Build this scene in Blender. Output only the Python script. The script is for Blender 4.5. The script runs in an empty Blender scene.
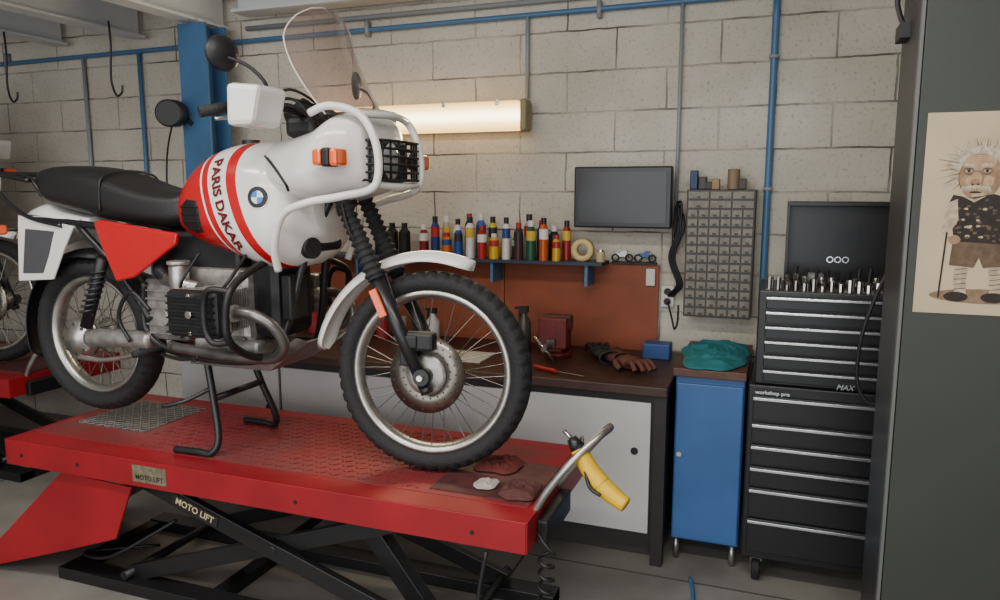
import bpy, bmesh, math, random
from mathutils import Vector, Matrix, noise as mnoise
random.seed(7)
def lin(c):
    return tuple(((x/255)/12.92 if x/255<=0.04045 else ((x/255+0.055)/1.055)**2.4) for x in c)+(1,)
MC={}
def M(name,col,rough=.5,metal=0,noise=0,scale=20,bump=0,bscale=80,col2=None,emis=0,coat=0,alpha=1):
    if name in MC: return MC[name]
    m=bpy.data.materials.new(name); m.use_nodes=True
    nt=m.node_tree; b=nt.nodes['Principled BSDF']
    b.inputs['Base Color'].default_value=lin(col); b.inputs['Roughness'].default_value=rough
    b.inputs['Metallic'].default_value=metal
    if coat: b.inputs['Coat Weight'].default_value=coat
    tc=nt.nodes.new('ShaderNodeTexCoord')
    if noise or col2:
        n=nt.nodes.new('ShaderNodeTexNoise'); n.inputs['Scale'].default_value=scale; n.inputs['Detail'].default_value=6
        nt.links.new(tc.outputs['Object'],n.inputs['Vector'])
        r=nt.nodes.new('ShaderNodeValToRGB')
        c1=lin(col); c2=lin(col2) if col2 else tuple(max(0,x*(1-noise)) for x in c1[:3])+(1,)
        r.color_ramp.elements[0].position=.35; r.color_ramp.elements[0].color=c2
        r.color_ramp.elements[1].position=.65; r.color_ramp.elements[1].color=c1
        nt.links.new(n.outputs['Fac'],r.inputs['Fac']); nt.links.new(r.outputs['Color'],b.inputs['Base Color'])
    if bump:
        n=nt.nodes.new('ShaderNodeTexNoise'); n.inputs['Scale'].default_value=bscale
        nt.links.new(tc.outputs['Object'],n.inputs['Vector'])
        bp=nt.nodes.new('ShaderNodeBump'); bp.inputs['Strength'].default_value=bump; bp.inputs['Distance'].default_value=.01
        nt.links.new(n.outputs['Fac'],bp.inputs['Height']); nt.links.new(bp.outputs['Normal'],b.inputs['Normal'])
    if emis:
        b.inputs['Emission Color'].default_value=lin(col); b.inputs['Emission Strength'].default_value=emis
    MC[name]=m; return m
# ---------- mesh helpers
def mk(name,verts,faces,mat,parent=None,smooth=False,bevel=0,mats=None,fm=None):
    me=bpy.data.meshes.new(name); me.from_pydata([tuple(v) for v in verts],[],faces); 
    for mm in (mats or [mat]): me.materials.append(mm)
    if fm: 
        for i,p in enumerate(me.polygons): p.material_index=fm[i]
    if smooth: me.polygons.foreach_set('use_smooth',[True]*len(me.polygons))
    bm=bmesh.new(); bm.from_mesh(me); bmesh.ops.recalc_face_normals(bm,faces=bm.faces); bm.to_mesh(me); bm.free()
    o=bpy.data.objects.new(name,me); bpy.context.scene.collection.objects.link(o)
    if bevel:
        md=o.modifiers.new('b','BEVEL'); md.width=bevel; md.segments=2; md.limit_method='ANGLE'
    if parent: setp(o,parent)
    return o
def setp(o,parent):
    o.parent=parent; o.matrix_parent_inverse=Matrix.Translation(-Vector(parent.location))
def E(name,loc=(0,0,0)):
    o=bpy.data.objects.new(name,None); o.location=loc; o.empty_display_size=.1
    bpy.context.scene.collection.objects.link(o); return o
BF=[(0,1,2,3),(7,6,5,4),(0,4,5,1),(1,5,6,2),(2,6,7,3),(3,7,4,0)]
def boxv(c,s,R=None):
    x,y,z=s[0]/2,s[1]/2,s[2]/2
    vs=[Vector(v) for v in [(-x,-y,-z),(x,-y,-z),(x,y,-z),(-x,y,-z),(-x,-y,z),(x,-y,z),(x,y,z),(-x,y,z)]]
    if R: vs=[R@v for v in vs]
    return [v+Vector(c) for v in vs]
def box(name,c,s,mat,parent=None,bevel=0,rot=None):
    R=None
    if rot: 
        from mathutils import Euler
        R=Euler([math.radians(a) for a in rot]).to_matrix()
    return mk(name,boxv(c,s,R),BF,mat,parent,bevel=bevel)
def bb(name,x0,x1,y0,y1,z0,z1,mat,parent=None,bevel=0):
    return box(name,((x0+x1)/2,(y0+y1)/2,(z0+z1)/2),(x1-x0,y1-y0,z1-z0),mat,parent,bevel)
class G:
    def __init__(s): s.v=[];s.f=[];s.m=[];s.mats=[]
    def mi(s,mat):
        if mat not in s.mats: s.mats.append(mat)
        return s.mats.index(mat)
    def add(s,vs,fs,mat):
        o=len(s.v); s.v+=list(vs); i=s.mi(mat)
        for f in fs: s.f.append(tuple(a+o for a in f)); s.m.append(i)
    def box(s,x0,x1,y0,y1,z0,z1,mat): s.add(boxv(((x0+x1)/2,(y0+y1)/2,(z0+z1)/2),(x1-x0,y1-y0,z1-z0)),BF,mat)
    def cyl(s,p1,p2,r1,mat,r2=None,n=12):
        v,f=cylg(p1,p2,r1,r2,n); s.add(v,f,mat)
    def tube(s,pts,r,mat,n=8,k=6,closed=False):
        v,f=tubeg(pts,r,n,k,closed); s.add(v,f,mat)
    def make(s,name,parent=None,smooth=False,bevel=0): return mk(name,s.v,s.f,None,parent,smooth,bevel,mats=s.mats,fm=s.m)
def frame(d):
    d=d.normalized(); a=Vector((0,0,1)) if abs(d.z)<.9 else Vector((1,0,0))
    u=d.cross(a).normalized(); return u,d.cross(u).normalized()
def cylg(p1,p2,r1,r2=None,n=16):
    p1=Vector(p1);p2=Vector(p2); r2=r1 if r2 is None else r2; u,w=frame(p2-p1); v=[]
    for p,r in((p1,r1),(p2,r2)):
        for i in range(n):
            a=2*math.pi*i/n; v.append(p+u*r*math.cos(a)+w*r*math.sin(a))
    f=[(i,(i+1)%n,n+(i+1)%n,n+i) for i in range(n)]+[tuple(range(n))[::-1],tuple(range(n,2*n))]
    return v,f
def cyl(name,p1,p2,r,mat,parent=None,r2=None,n=24,bevel=0):
    v,f=cylg(p1,p2,r,r2,n); o=mk(name,v,f,mat,parent,bevel=bevel)
    for p in o.data.polygons: p.use_smooth=(len(p.vertices)==4)
    return o
def cr(pts,k=6,closed=False):
    pts=[Vector(p) for p in pts]; n=len(pts); out=[]
    if n<3: return pts
    for i in range(n if closed else n-1):
        g=lambda j: pts[j%n] if closed else pts[max(0,min(n-1,j))]
        a,b,c,d=g(i-1),g(i),g(i+1),g(i+2)
        for q in range(k):
            t=q/k; out.append(.5*((2*b)+(c-a)*t+(2*a-5*b+4*c-d)*t*t+(3*b-a-3*c+d)*t**3))
    if not closed: out.append(pts[-1])
    return out
def tubeg(pts,r,n=10,k=6,closed=False):
    P=cr(pts,k,closed); N=len(P); v=[];f=[]; pu=None
    for i,p in enumerate(P):
        a=P[(i-1)%N] if closed or i>0 else p; b=P[(i+1)%N] if closed or i<N-1 else p
        d=(b-a).normalized()
        if pu is None: pu,_=frame(d)
        pu=(pu-d*pu.dot(d)).normalized(); w=d.cross(pu)
        rr=r if not isinstance(r,(list,tuple)) else r[0]+(r[1]-r[0])*i/(N-1)
        for j in range(n):
            t=2*math.pi*j/n; v.append(p+pu*rr*math.cos(t)+w*rr*math.sin(t))
    for i in range(N if closed else N-1):
        for j in range(n):
            f.append((i*n+j,i*n+(j+1)%n,((i+1)%N)*n+(j+1)%n,((i+1)%N)*n+j))
    if not closed: f+=[tuple(range(n))[::-1],tuple(range((N-1)*n,N*n))]
    return v,f
def tube(name,pts,r,mat,parent=None,n=10,k=6,closed=False):
    v,f=tubeg(pts,r,n,k,closed); return mk(name,v,f,mat,parent,smooth=True)
def latheg(c,prof,axis='z',seg=32,mod=None):
    c=Vector(c); v=[];f=[]; m=len(prof)
    for i in range(seg):
        a=2*math.pi*i/seg
        for j,(r,h) in enumerate(prof):
            if mod: r=r+mod(i,j,r,h)
            x,y=r*math.cos(a),r*math.sin(a)
            v.append(c+(Vector((x,y,h)) if axis=='z' else Vector((x,h,y)) if axis=='y' else Vector((h,x,y))))
    for i in range(seg):
        for j in range(m-1):
            f.append((i*m+j,i*m+j+1,((i+1)%seg)*m+j+1,((i+1)%seg)*m+j))
    return v,f
def lathe(name,c,prof,mat,parent=None,axis='z',seg=32,mod=None,smooth=True,closed=False):
    if closed: prof=prof+[prof[0]]
    v,f=latheg(c,prof,axis,seg,mod); o=mk(name,v,f,mat,parent,smooth=smooth)
    bm=bmesh.new(); bm.from_mesh(o.data); bmesh.ops.remove_doubles(bm,verts=bm.verts,dist=1e-5); bmesh.ops.recalc_face_normals(bm,faces=bm.faces); bm.to_mesh(o.data); bm.free()
    return o
def prism(name,poly,y0,y1,mat,parent=None,bevel=0):
    n=len(poly); v=[(x,y0,z) for x,z in poly]+[(x,y1,z) for x,z in poly]
    f=[tuple(range(n)),tuple(range(n,2*n))[::-1]]+[(i,n+i,n+(i+1)%n,(i+1)%n) for i in range(n)]
    return mk(name,v,f,mat,parent,bevel=bevel)
def interp(secs,x):
    n=len(secs)
    if x<=secs[0][0]: return secs[0][1:]
    if x>=secs[-1][0]: return secs[-1][1:]
    for i in range(n-1):
        if secs[i][0]<=x<=secs[i+1][0]:
            a=secs[max(0,i-1)];b=secs[i];c=secs[i+1];d=secs[min(n-1,i+2)]
            t=(x-b[0])/(c[0]-b[0]); 
            return tuple(.5*((2*B)+(C-A)*t+(2*A-5*B+4*C-D)*t*t+(3*B-A-3*C+D)*t**3) for A,B,C,D in zip(a[1:],b[1:],c[1:],d[1:]))
def loft(name,secs,yc,mat,parent=None,e=2.6,nx=40,nr=40):
    v=[];f=[]; x0,x1=secs[0][0],secs[-1][0]
    for i in range(nx+1):
        x=x0+(x1-x0)*(1-math.cos(math.pi*i/nx))/2
        w,zt,zb=interp(secs,x); zc=(zt+zb)/2;h=(zt-zb)/2
        for j in range(nr):
            a=2*math.pi*j/nr; c,s=math.cos(a),math.sin(a)
            v.append((x,yc+w*math.copysign(abs(c)**(2/e),c),zc+h*math.copysign(abs(s)**(2/e),s)))
    for i in range(nx):
        for j in range(nr): f.append((i*nr+j,i*nr+(j+1)%nr,(i+1)*nr+(j+1)%nr,(i+1)*nr+j))
    f+=[tuple(range(nr)),tuple(range(nx*nr,(nx+1)*nr))]
    return mk(name,v,f,mat,parent,smooth=True)
def text(name,s,size,xf,mat,parent=None,off=.02):
    cu=bpy.data.curves.new(name,'FONT'); cu.body=s; cu.size=size; cu.resolution_u=3; cu.offset=size*off
    cu.align_x='CENTER'; cu.align_y='CENTER'
    o=bpy.data.objects.new(name,cu); bpy.context.scene.collection.objects.link(o)
    bpy.context.view_layer.update()
    me=bpy.data.meshes.new_from_object(o.evaluated_get(bpy.context.evaluated_depsgraph_get()))
    bpy.data.objects.remove(o)
    for v in me.vertices: v.co=Vector(xf(v.co.x,v.co.y))
    me.materials.clear(); me.materials.append(mat)
    o=bpy.data.objects.new(name,me); bpy.context.scene.collection.objects.link(o)
    if parent: setp(o,parent)
    return o
# ---------- materials
RED=(186,8,20)
red=M('red_paint',RED,.28,0,coat=.5); liftred=M('lift_red',(152,20,32),.4,0,noise=.3,scale=3)
white=M('white_paint',(228,225,220),.25,coat=.5); black=M('black_plastic',(20,20,22),.5); blk2=M('black_satin',(28,28,30),.35)
rubber=M('tyre_rubber',(28,28,30),.75,bump=.3,bscale=120); seatm=M('seat_vinyl',(28,27,28),.42,bump=.15,bscale=150)
alu=M('aluminium',(190,188,182),.32,.9,noise=.25,scale=15); castm=M('cast_alloy',(176,173,168),.42,.7,noise=.4,scale=30)
chrome=M('chrome',(215,212,205),.15,1); steel=M('dull_steel',(120,115,108),.4,.85,noise=.3,scale=12)
exm=M('exhaust_steel',(134,132,128),.36,.85,noise=.4,scale=12)
gunm=M('engine_black',(44,44,46),.42,.5,noise=.3,scale=25); orange=M('amber_lens',(240,90,10),.2,coat=.5)
bluep=M('blue_paint',(56,100,158),.45,noise=.18,scale=4); coolblue=M('column_blue',(66,110,152),.5,noise=.2,scale=5)
brown=M('bench_top_wood',(70,44,35),.45,noise=.4,scale=14); lam=M('white_laminate',(196,196,194),.45,noise=.06,scale=3)
darkfr=M('dark_frame',(38,34,34),.55); yellow=M('yellow_plastic',(225,180,20),.4)

# ---------- room
def wallmat():
    m=bpy.data.materials.new('painted_blockwork'); m.use_nodes=True; nt=m.node_tree; b=nt.nodes['Principled BSDF']; N=nt.nodes.new; L=nt.links.new
    tc=N('ShaderNodeTexCoord'); sp=N('ShaderNodeSeparateXYZ'); L(tc.outputs['Object'],sp.inputs[0])
    ad=N('ShaderNodeMath'); ad.operation='ADD'; L(sp.outputs['X'],ad.inputs[0]); L(sp.outputs['Y'],ad.inputs[1])
    nz=N('ShaderNodeTexNoise'); nz.inputs['Scale'].default_value=9; L(tc.outputs['Object'],nz.inputs['Vector'])
    cb=N('ShaderNodeCombineXYZ'); L(ad.outputs[0],cb.inputs['X']); L(sp.outputs['Z'],cb.inputs['Y'])
    vm=N('ShaderNodeVectorMath'); vm.operation='MULTIPLY_ADD'; vm.inputs[1].default_value=(.014,.014,0); L(nz.outputs['Color'],vm.inputs[0]); L(cb.outputs[0],vm.inputs[2])
    br=N('ShaderNodeTexBrick'); L(vm.outputs[0],br.inputs['Vector']); br.inputs['Scale'].default_value=1
    br.inputs['Brick Width'].default_value=.5; br.inputs['Row Height'].default_value=.2; br.inputs['Mortar Size'].default_value=.005; br.inputs['Mortar Smooth'].default_value=.35
    n2=N('ShaderNodeTexNoise'); n2.inputs['Scale'].default_value=3.0; n2.inputs['Detail'].default_value=8; L(tc.outputs['Object'],n2.inputs['Vector'])
    rp=N('ShaderNodeValToRGB'); rp.color_ramp.elements[0].position=.42; rp.color_ramp.elements[0].color=(.15,.15,.15,1); rp.color_ramp.elements[1].position=.62; rp.color_ramp.elements[1].color=(.9,.9,.9,1); L(n2.outputs['Fac'],rp.inputs['Fac'])
    mu=N('ShaderNodeMath'); mu.operation='MULTIPLY'; L(br.outputs['Fac'],mu.inputs[0]); L(rp.outputs['Color'],mu.inputs[1])
    n3=N('ShaderNodeTexNoise'); n3.inputs['Scale'].default_value=60; n3.inputs['Detail'].default_value=6; L(tc.outputs['Object'],n3.inputs['Vector'])
    n4=N('ShaderNodeTexNoise'); n4.inputs['Scale'].default_value=2.2; n4.inputs['Detail'].default_value=5; L(tc.outputs['Object'],n4.inputs['Vector'])
    r4=N('ShaderNodeValToRGB'); r4.color_ramp.elements[0].position=.3; r4.color_ramp.elements[0].color=lin((182,175,160)); r4.color_ramp.elements[1].position=.7; r4.color_ramp.elements[1].color=lin((210,203,189)); L(n4.outputs['Fac'],r4.inputs['Fac'])
    r3=N('ShaderNodeValToRGB'); r3.color_ramp.elements[0].position=.30; r3.color_ramp.elements[0].color=(.70,.69,.67,1); r3.color_ramp.elements[1].position=.44; r3.color_ramp.elements[1].color=(1,1,1,1); L(n3.outputs['Fac'],r3.inputs['Fac'])
    m3=N('ShaderNodeMix'); m3.data_type='RGBA'; m3.blend_type='MULTIPLY'; m3.inputs['Factor'].default_value=1; L(r4.outputs['Color'],m3.inputs['A']); L(r3.outputs['Color'],m3.inputs['B'])
    mx=N('ShaderNodeMix'); mx.data_type='RGBA'; L(mu.outputs[0],mx.inputs['Factor']); L(m3.outputs['Result'],mx.inputs['A']); mx.inputs['B'].default_value=lin((78,72,66))
    L(mx.outputs['Result'],b.inputs['Base Color']); b.inputs['Roughness'].default_value=.75
    hs=N('ShaderNodeMath'); hs.operation='MULTIPLY_ADD'; L(n3.outputs['Fac'],hs.inputs[0]); hs.inputs[1].default_value=.6
    ng=N('ShaderNodeMath'); ng.operation='MULTIPLY'; ng.inputs[1].default_value=-1; L(br.outputs['Fac'],ng.inputs[0]); L(ng.outputs[0],hs.inputs[2])
    bp=N('ShaderNodeBump'); bp.inputs['Strength'].default_value=.7; bp.inputs['Distance'].default_value=.010; L(hs.outputs[0],bp.inputs['Height']); L(bp.outputs['Normal'],b.inputs['Normal'])
    return m
wm=wallmat()
concrete=M('concrete_floor',(142,138,131),.38,noise=.33,scale=2.5,bump=.1,bscale=30)
ceilm=M('ceiling_panel',(190,193,197),.6,noise=.08,scale=2)
bb('floor',-6.6,2.6,-3.5,3.8,-.1,0,concrete)
bb('wall_back',-6.6,2.6,3.8,3.95,0,3,wm)
bb('wall_left',-6.75,-6.6,-3.5,3.95,0,3,wm)
bb('wall_right',2.6,2.75,-3.5,3.95,0,3,wm)
bb('ceiling',-6.75,2.75,-3.5,3.95,3.0,3.1,ceilm)
g=G(); jm=M('floor_joint',(80,77,72),.8)
g.box(-6.5,2.5,2.98,2.99,0,.002,jm); g.box(-6.5,2.5,1.2,1.21,0,.002,jm)
for x in(-4,-1.0,1.0): g.box(x,x+.01,-3,3.8,0,.002,jm)
g.make('floor_joints')
ws=M('white_steel',(208,212,214),.45)
g=G()
for x in(-6.3,-5.35,-4.5,-3.85,-3.2):
    g.box(x,x+.12,-3,3.74,2.53,2.545,ws); g.box(x,x+.12,-3,3.74,2.705,2.72,ws); g.box(x+.055,x+.065,-3,3.74,2.545,2.705,ws)
g.box(-6.5,-3.0,-3,3.76,2.72,2.76,M('deck_grey',(175,180,186),.6))
g.make('ceiling_joists')
g=G(); g.box(-2.98,2.5,3.62,3.76,2.60,2.615,ws); g.box(-2.98,2.5,3.62,3.76,2.80,2.815,ws); g.box(-2.98,2.5,3.685,3.695,2.615,2.80,ws)
g.make('ceiling_beam')
g=G(); g.box(-3.22,-3.03,3.46,3.475,0,2.52,coolblue); g.box(-3.22,-3.03,3.615,3.63,0,2.52,coolblue); g.box(-3.13,-3.12,3.475,3.615,0,2.52,coolblue)
g.box(-3.25,-3.01,3.42,3.67,0,.015,coolblue)
for k in range(2): g.cyl((-3.19+.13*k,3.44,.015),(-3.19+.13*k,3.44,.03),.012,steel)
g.make('steel_column')
cm=M('conduit_grey',(140,148,150),.4); cblue=M('conduit_blue',(70,112,150),.4)
g=G()
YQ=3.775
g.tube([(-6.4,YQ,2.44),(-3.0,YQ,2.47),(2.5,YQ,2.50)],.014,cblue); g.tube([(-3.0,YQ,2.54),(2.5,YQ,2.555)],.014,cm)
g.tube([(-.07,YQ,2.49),(-.07,YQ,1.7),(-.07,YQ,1.05)],.016,cblue); g.tube([(-.49,YQ,2.49),(-.49,YQ,1.3)],.009,cm)
g.tube([(-1.262,YQ,2.49),(-1.262,YQ,2.07)],.011,cm); g.tube([(-3.83,YQ,2.46),(-3.83,YQ,1.0)],.013,cblue); g.tube([(-4.3,YQ,2.46),(-4.3,YQ,1.0)],.012,cm)
for z in(2.2,1.6): g.box(-.092,-.048,3.755,3.798,z,z+.015,cm)
for x in(-5,-3.5,-2.2,-.9,.5): g.box(x,x+.02,3.758,3.798,2.44,2.52,cm)
g.make('electrical_conduit',smooth=False)
for p in bpy.data.objects['electrical_conduit'].data.polygons: p.use_smooth=True
for i,(x,y) in enumerate(((-4.37,3.3),(-3.55,3.3))):
    tube('ceiling_hook' if i==0 else 'ceiling_hook.001',[(x,y,2.53),(x+.005,y,2.4),(x-.01,y,2.22),(x+.02,y,2.13),(x+.06,y,2.14),(x+.07,y,2.18)],.006,blk2)
# ---------- batten lamp
lamp=E('batten_light',(-1.9,3.75,1.98))
def tubem():
    m=bpy.data.materials.new('lit_diffuser'); m.use_nodes=True; nt=m.node_tree; b=nt.nodes['Principled BSDF']
    tc=nt.nodes.new('ShaderNodeTexCoord'); s=nt.nodes.new('ShaderNodeSeparateXYZ'); nt.links.new(tc.outputs['Object'],s.inputs[0])
    mr=nt.nodes.new('ShaderNodeMapRange'); mr.inputs['From Min'].default_value=1.905; mr.inputs['From Max'].default_value=2.055
    nt.links.new(s.outputs['Z'],mr.inputs['Value']); r=nt.nodes.new('ShaderNodeValToRGB')
    e=r.color_ramp.elements; e[0].color=(.42,.25,.07,1); e[0].position=.04; e[1].color=(.36,.20,.05,1); e[1].position=.96; x=e.new(.5); x.color=(1,.90,.60,1)
    for p,c in((.25,(.65,.44,.16,1)),(.75,(.65,.44,.16,1)),(.4,(1,.85,.48,1)),(.6,(1,.85,.48,1))): k=e.new(p); k.color=c
    nt.links.new(mr.outputs[0],r.inputs['Fac']); nt.links.new(r.outputs['Color'],b.inputs['Emission Color']); b.inputs['Emission Strength'].default_value=7
    b.inputs['Base Color'].default_value=(.3,.26,.18,1); b.inputs['Roughness'].default_value=.3; return m
capm=M('lamp_cap',(140,126,92),.5)
bb('housing',-2.62,-1.24,3.755,3.8,1.91,2.05,M('lamp_housing',(160,150,125),.5),lamp,.01)
bb('diffuser',-2.59,-1.27,3.68,3.755,1.905,2.055,tubem(),lamp,.02)
bb('end_cap',-1.27,-1.235,3.675,3.76,1.90,2.06,capm,lamp,.01); bb('end_cap_2',-2.625,-2.59,3.675,3.76,1.90,2.06,capm,lamp,.01)
for i,x in enumerate((-2.4,-2.1,-1.7,-1.4)): bb('clip_%d'%i,x,x+.02,3.672,3.69,2.03,2.062,chrome,lamp,.002)
ld=bpy.data.lights.new('glow','AREA'); ld.shape='RECTANGLE'; ld.size=1.3; ld.size_y=.12; ld.energy=12; ld.color=(1,.82,.52)
lo=bpy.data.objects.new('batten_tube_light',ld); lo.location=(-1.93,3.66,1.98); lo.rotation_euler=(math.radians(270),0,0); bpy.context.scene.collection.objects.link(lo); setp(lo,lamp)
# ---------- backboard, monitor, shelf
bbm=M('backboard_fibreboard',(148,74,44),.6,noise=.3,scale=5)
g=G(); g.box(-2.98,-1.38,3.752,3.772,.7955,1.232,bbm); g.box(-1.375,-.56,3.752,3.772,.7955,1.232,bbm); g.make('tool_backboard')
mon=E('monitor',(-.72,3.7,1.57))
bb('casing',-.965,-.49,3.62,3.67,1.42,1.715,blk2,mon,.008)
bb('screen',-.94,-.515,3.615,3.622,1.445,1.69,M('screen_glass',(30,32,35),.25),mon)
bb('bracket_plate',-.80,-.66,3.67,3.798,1.5,1.64,black,mon)
shelf=E('can_shelf',(-1.4,3.7,1.24))
bb('board',-2.45,-.81,3.58,3.752,1.235,1.25,M('shelf_blue',(40,56,74),.5),shelf)
for i,x in enumerate((-2.2,-1.4,-.9)): bb('bracket_%d'%i,x,x+.015,3.60,3.751,1.13,1.235,cblue,shelf)
cols=[(130,28,32),(38,55,110),(38,55,110),(170,160,150),(205,105,30),(225,215,200),(30,74,150),(25,25,28),(220,218,215),(50,105,170),(170,30,30),(205,185,40),(220,175,30),(215,180,60),(225,220,215),(55,55,60),(70,45,40),(160,160,165),(40,90,60),(60,40,90),(190,90,30),(40,44,50),(215,165,40),(150,40,38)]
g=G(); cx=-1.79
random.seed(3)
for i,c in enumerate(cols):
    m=M('can_%d'%i,c,.35,.2); h=random.choice([.13,.17,.19,.20,.215,.23]); r=random.uniform(.021,.027); y=3.625+.07*(i%2)
    g.cyl((cx,y,1.25),(cx,y,1.25+h*.5),r,m,n=16); m2=M('canlab_%d'%(i%5),[(225,225,220),(40,40,45),(170,35,35),(210,175,60),(40,70,130)][i%5],.4)
    g.cyl((cx,y,1.25+h*.5),(cx,y,1.25+h*.74),r*1.005,m2,n=16); g.cyl((cx,y,1.25+h*.74),(cx,y,1.25+h*.85),r,m,r*.55,n=16)
    g.cyl((cx,y,1.25+h*.85),(cx,y,1.25+h),r*.6,M('cap_%d'%(i%3),[(220,220,220),(170,35,35),(30,30,30)][i%3],.4),n=12)
    cx+=.0335
g.make('spray_cans')
g=G(); g.cyl((-.835,3.66,1.25),(-.835,3.66,1.30),.022,M('tin_cream',(190,170,130),.4),n=16); g.cyl((-.835,3.66,1.30),(-.835,3.66,1.31),.018,chrome,n=16); g.make('paint_tin')
g=G()
for x in(-2.08,-2.005,-1.93):
    g.cyl((x,3.67,1.25),(x,3.67,1.375),.032,gunm,n=16); g.cyl((x,3.67,1.375),(x,3.67,1.40),.032,gunm,.014,n=16); g.cyl((x,3.67,1.40),(x,3.67,1.425),.016,black,n=16)
g.make('oil_bottles')
lathe('tape_roll',(-.925,3.66,1.3055),[(.03,-.025),(.055,-.025),(.055,.025),(.03,.025)],M('tape_cream',(215,190,130),.5),axis='y',closed=True,seg=24)
def toybike(name,x0,body):
    toy=E(name,(x0,3.76,1.27))
    bb('ledge',x0-.055,x0+.055,3.735,3.80,1.235,1.243,black,toy)
    for i,x in enumerate((x0-.035,x0+.035)): lathe('wheel_%d'%i,(x,3.757,1.264),[(.013,-.005),(.021,-.005),(.021,.005),(.013,.005)],black,toy,axis='y',closed=True,seg=20)
    prism('body',[(x0-.038,1.288),(x0-.012,1.268),(x0+.018,1.272),(x0+.024,1.296),(x0+.006,1.303),(x0-.012,1.290)],3.752,3.762,body,toy,.002)
    tube('fork',[(x0+.035,3.757,1.264),(x0+.02,3.757,1.302)],.003,chrome,toy); tube('frame',[(x0-.035,3.757,1.264),(x0-.01,3.757,1.27),(x0+.012,3.757,1.27)],.003,chrome,toy)
toybike('toy_motorcycle',-.745,white); toybike('toy_motorcycle.001',-.63,bluep)
swm=M('socket_white',(205,202,195),.4)
out=E('power_socket',(-.50,3.79,1.1)); bb('plate',-.55,-.485,3.775,3.80,1.02,1.13,swm,out,.004)
for i,z in enumerate((1.05,1.10)): cyl('hole_%d'%i,(-.517,3.771,z),(-.517,3.776,z),.018,black,out)
bb('light_switch',-.62,-.575,3.735,3.752,1.13,1.215,swm,None,.004)
g=G()
for k in range(4):
    x=-.475+.008*k; g.tube([(x,3.72,1.55-.02*k),(x+.012,3.70,1.42),(x-.03,3.71,1.28),(x+.01,3.72,1.15),(x-.02,3.74,1.10),(x-.035,3.765,1.08)],.006,black)
g.tube([(-.51,3.75,1.05),(-.48,3.7,.97),(-.465,3.68,.93),(-.45,3.67,.97),(-.45,3.68,1.05)],.005,black)
for k in range(3): g.tube([(-.485+.008*k,3.72,1.5),(-.455,3.70,1.54-.03*k),(-.46,3.70,1.36),(-.49,3.72,1.33+.02*k)],.006,black,closed=True)
g.make('hanging_cables',smooth=True)
# ---------- parts organizer
org=E('small_parts_organizer',(-.27,3.73,1.3)); om=M('organizer_frame',(66,60,54),.5); dm=M('organizer_drawers',(122,112,96),.35,noise=.35,scale=30)
bb('cabinet',-.425,-.115,3.66,3.80,1.0,1.605,om,org,.004)
g=G(); ks=M('knob_dark',(44,40,36),.4)
rows=14; hh=.595/rows
for r in range(rows):
    nc=6 if r>1 else 3
    ww=.30/nc
    for c in range(nc):
        x0=-.42+c*ww; z0=1.005+(rows-1-r)*hh
        g.box(x0+.004,x0+ww-.004,3.652,3.662,z0+.006,z0+hh-.005,dm); g.box(x0+ww/2-.008,x0+ww/2+.008,3.644,3.652,z0+.009,z0+.017,ks)
g.make('drawers',org)
g=G(); 
for x,h,c in((-.40,.09,(30,50,90)),(-.36,.06,(60,50,45)),(-.30,.05,(150,120,80)),(-.18,.05,(60,60,60)),(-.33,.035,(40,40,44))):
    g.box(x-.018,x+.018,3.69,3.74,1.605,1.605+h,M('orgtop_%d'%c[0],c,.5))
g.cyl((-.22,3.71,1.605),(-.22,3.71,1.70),.028,M('orgcup',(130,110,85),.5),n=16)
g.make('small_boxes',bevel=.004)
# ---------- workbench
wb=E('workbench',(-1.7,3.4,0))
bb('top',-3.0,-.405,3.045,3.775,.755,.795,brown,wb,.004)
bb('carcass',-2.99,-.41,3.10,3.77,.10,.755,darkfr,wb)
bb('plinth',-2.97,-.44,3.16,3.75,0,.10,M('plinth',(50,46,44),.6),wb)
for i,x in enumerate((-3.0,-2.36,-1.74,-1.12)):
    bb('sliding_door_%d'%i,x+.02,x+.645,3.082,3.10,.135,.715,lam,wb,.003)
    cyl('finger_hole_%d'%i,(x+.58,3.078,.50),(x+.58,3.083,.50),.016,black,wb)
bb('end_post',-.46,-.41,3.07,3.12,0,.755,darkfr,wb)
bc=E('blue_cabinet',(-.24,3.4,0))
bb('body',-.385,-.105,3.16,3.74,.10,.83,bluep,bc,.006); bb('door',-.38,-.11,3.145,3.16,.11,.80,bluep,bc,.005)
bb('top',-.395,-.10,3.13,3.75,.83,.865,M('cabinet_top_wood',(92,60,45),.5,noise=.3,scale=15),bc,.004)
for i,(x,y) in enumerate(((-.365,3.19),(-.13,3.19),(-.365,3.71),(-.13,3.71))): cyl('leg_%d'%i,(x,y,0),(x,y,.10),.013,alu,bc)
cyl('lock',(-.36,3.135,.49),(-.36,3.146,.49),.011,chrome,bc)
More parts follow.
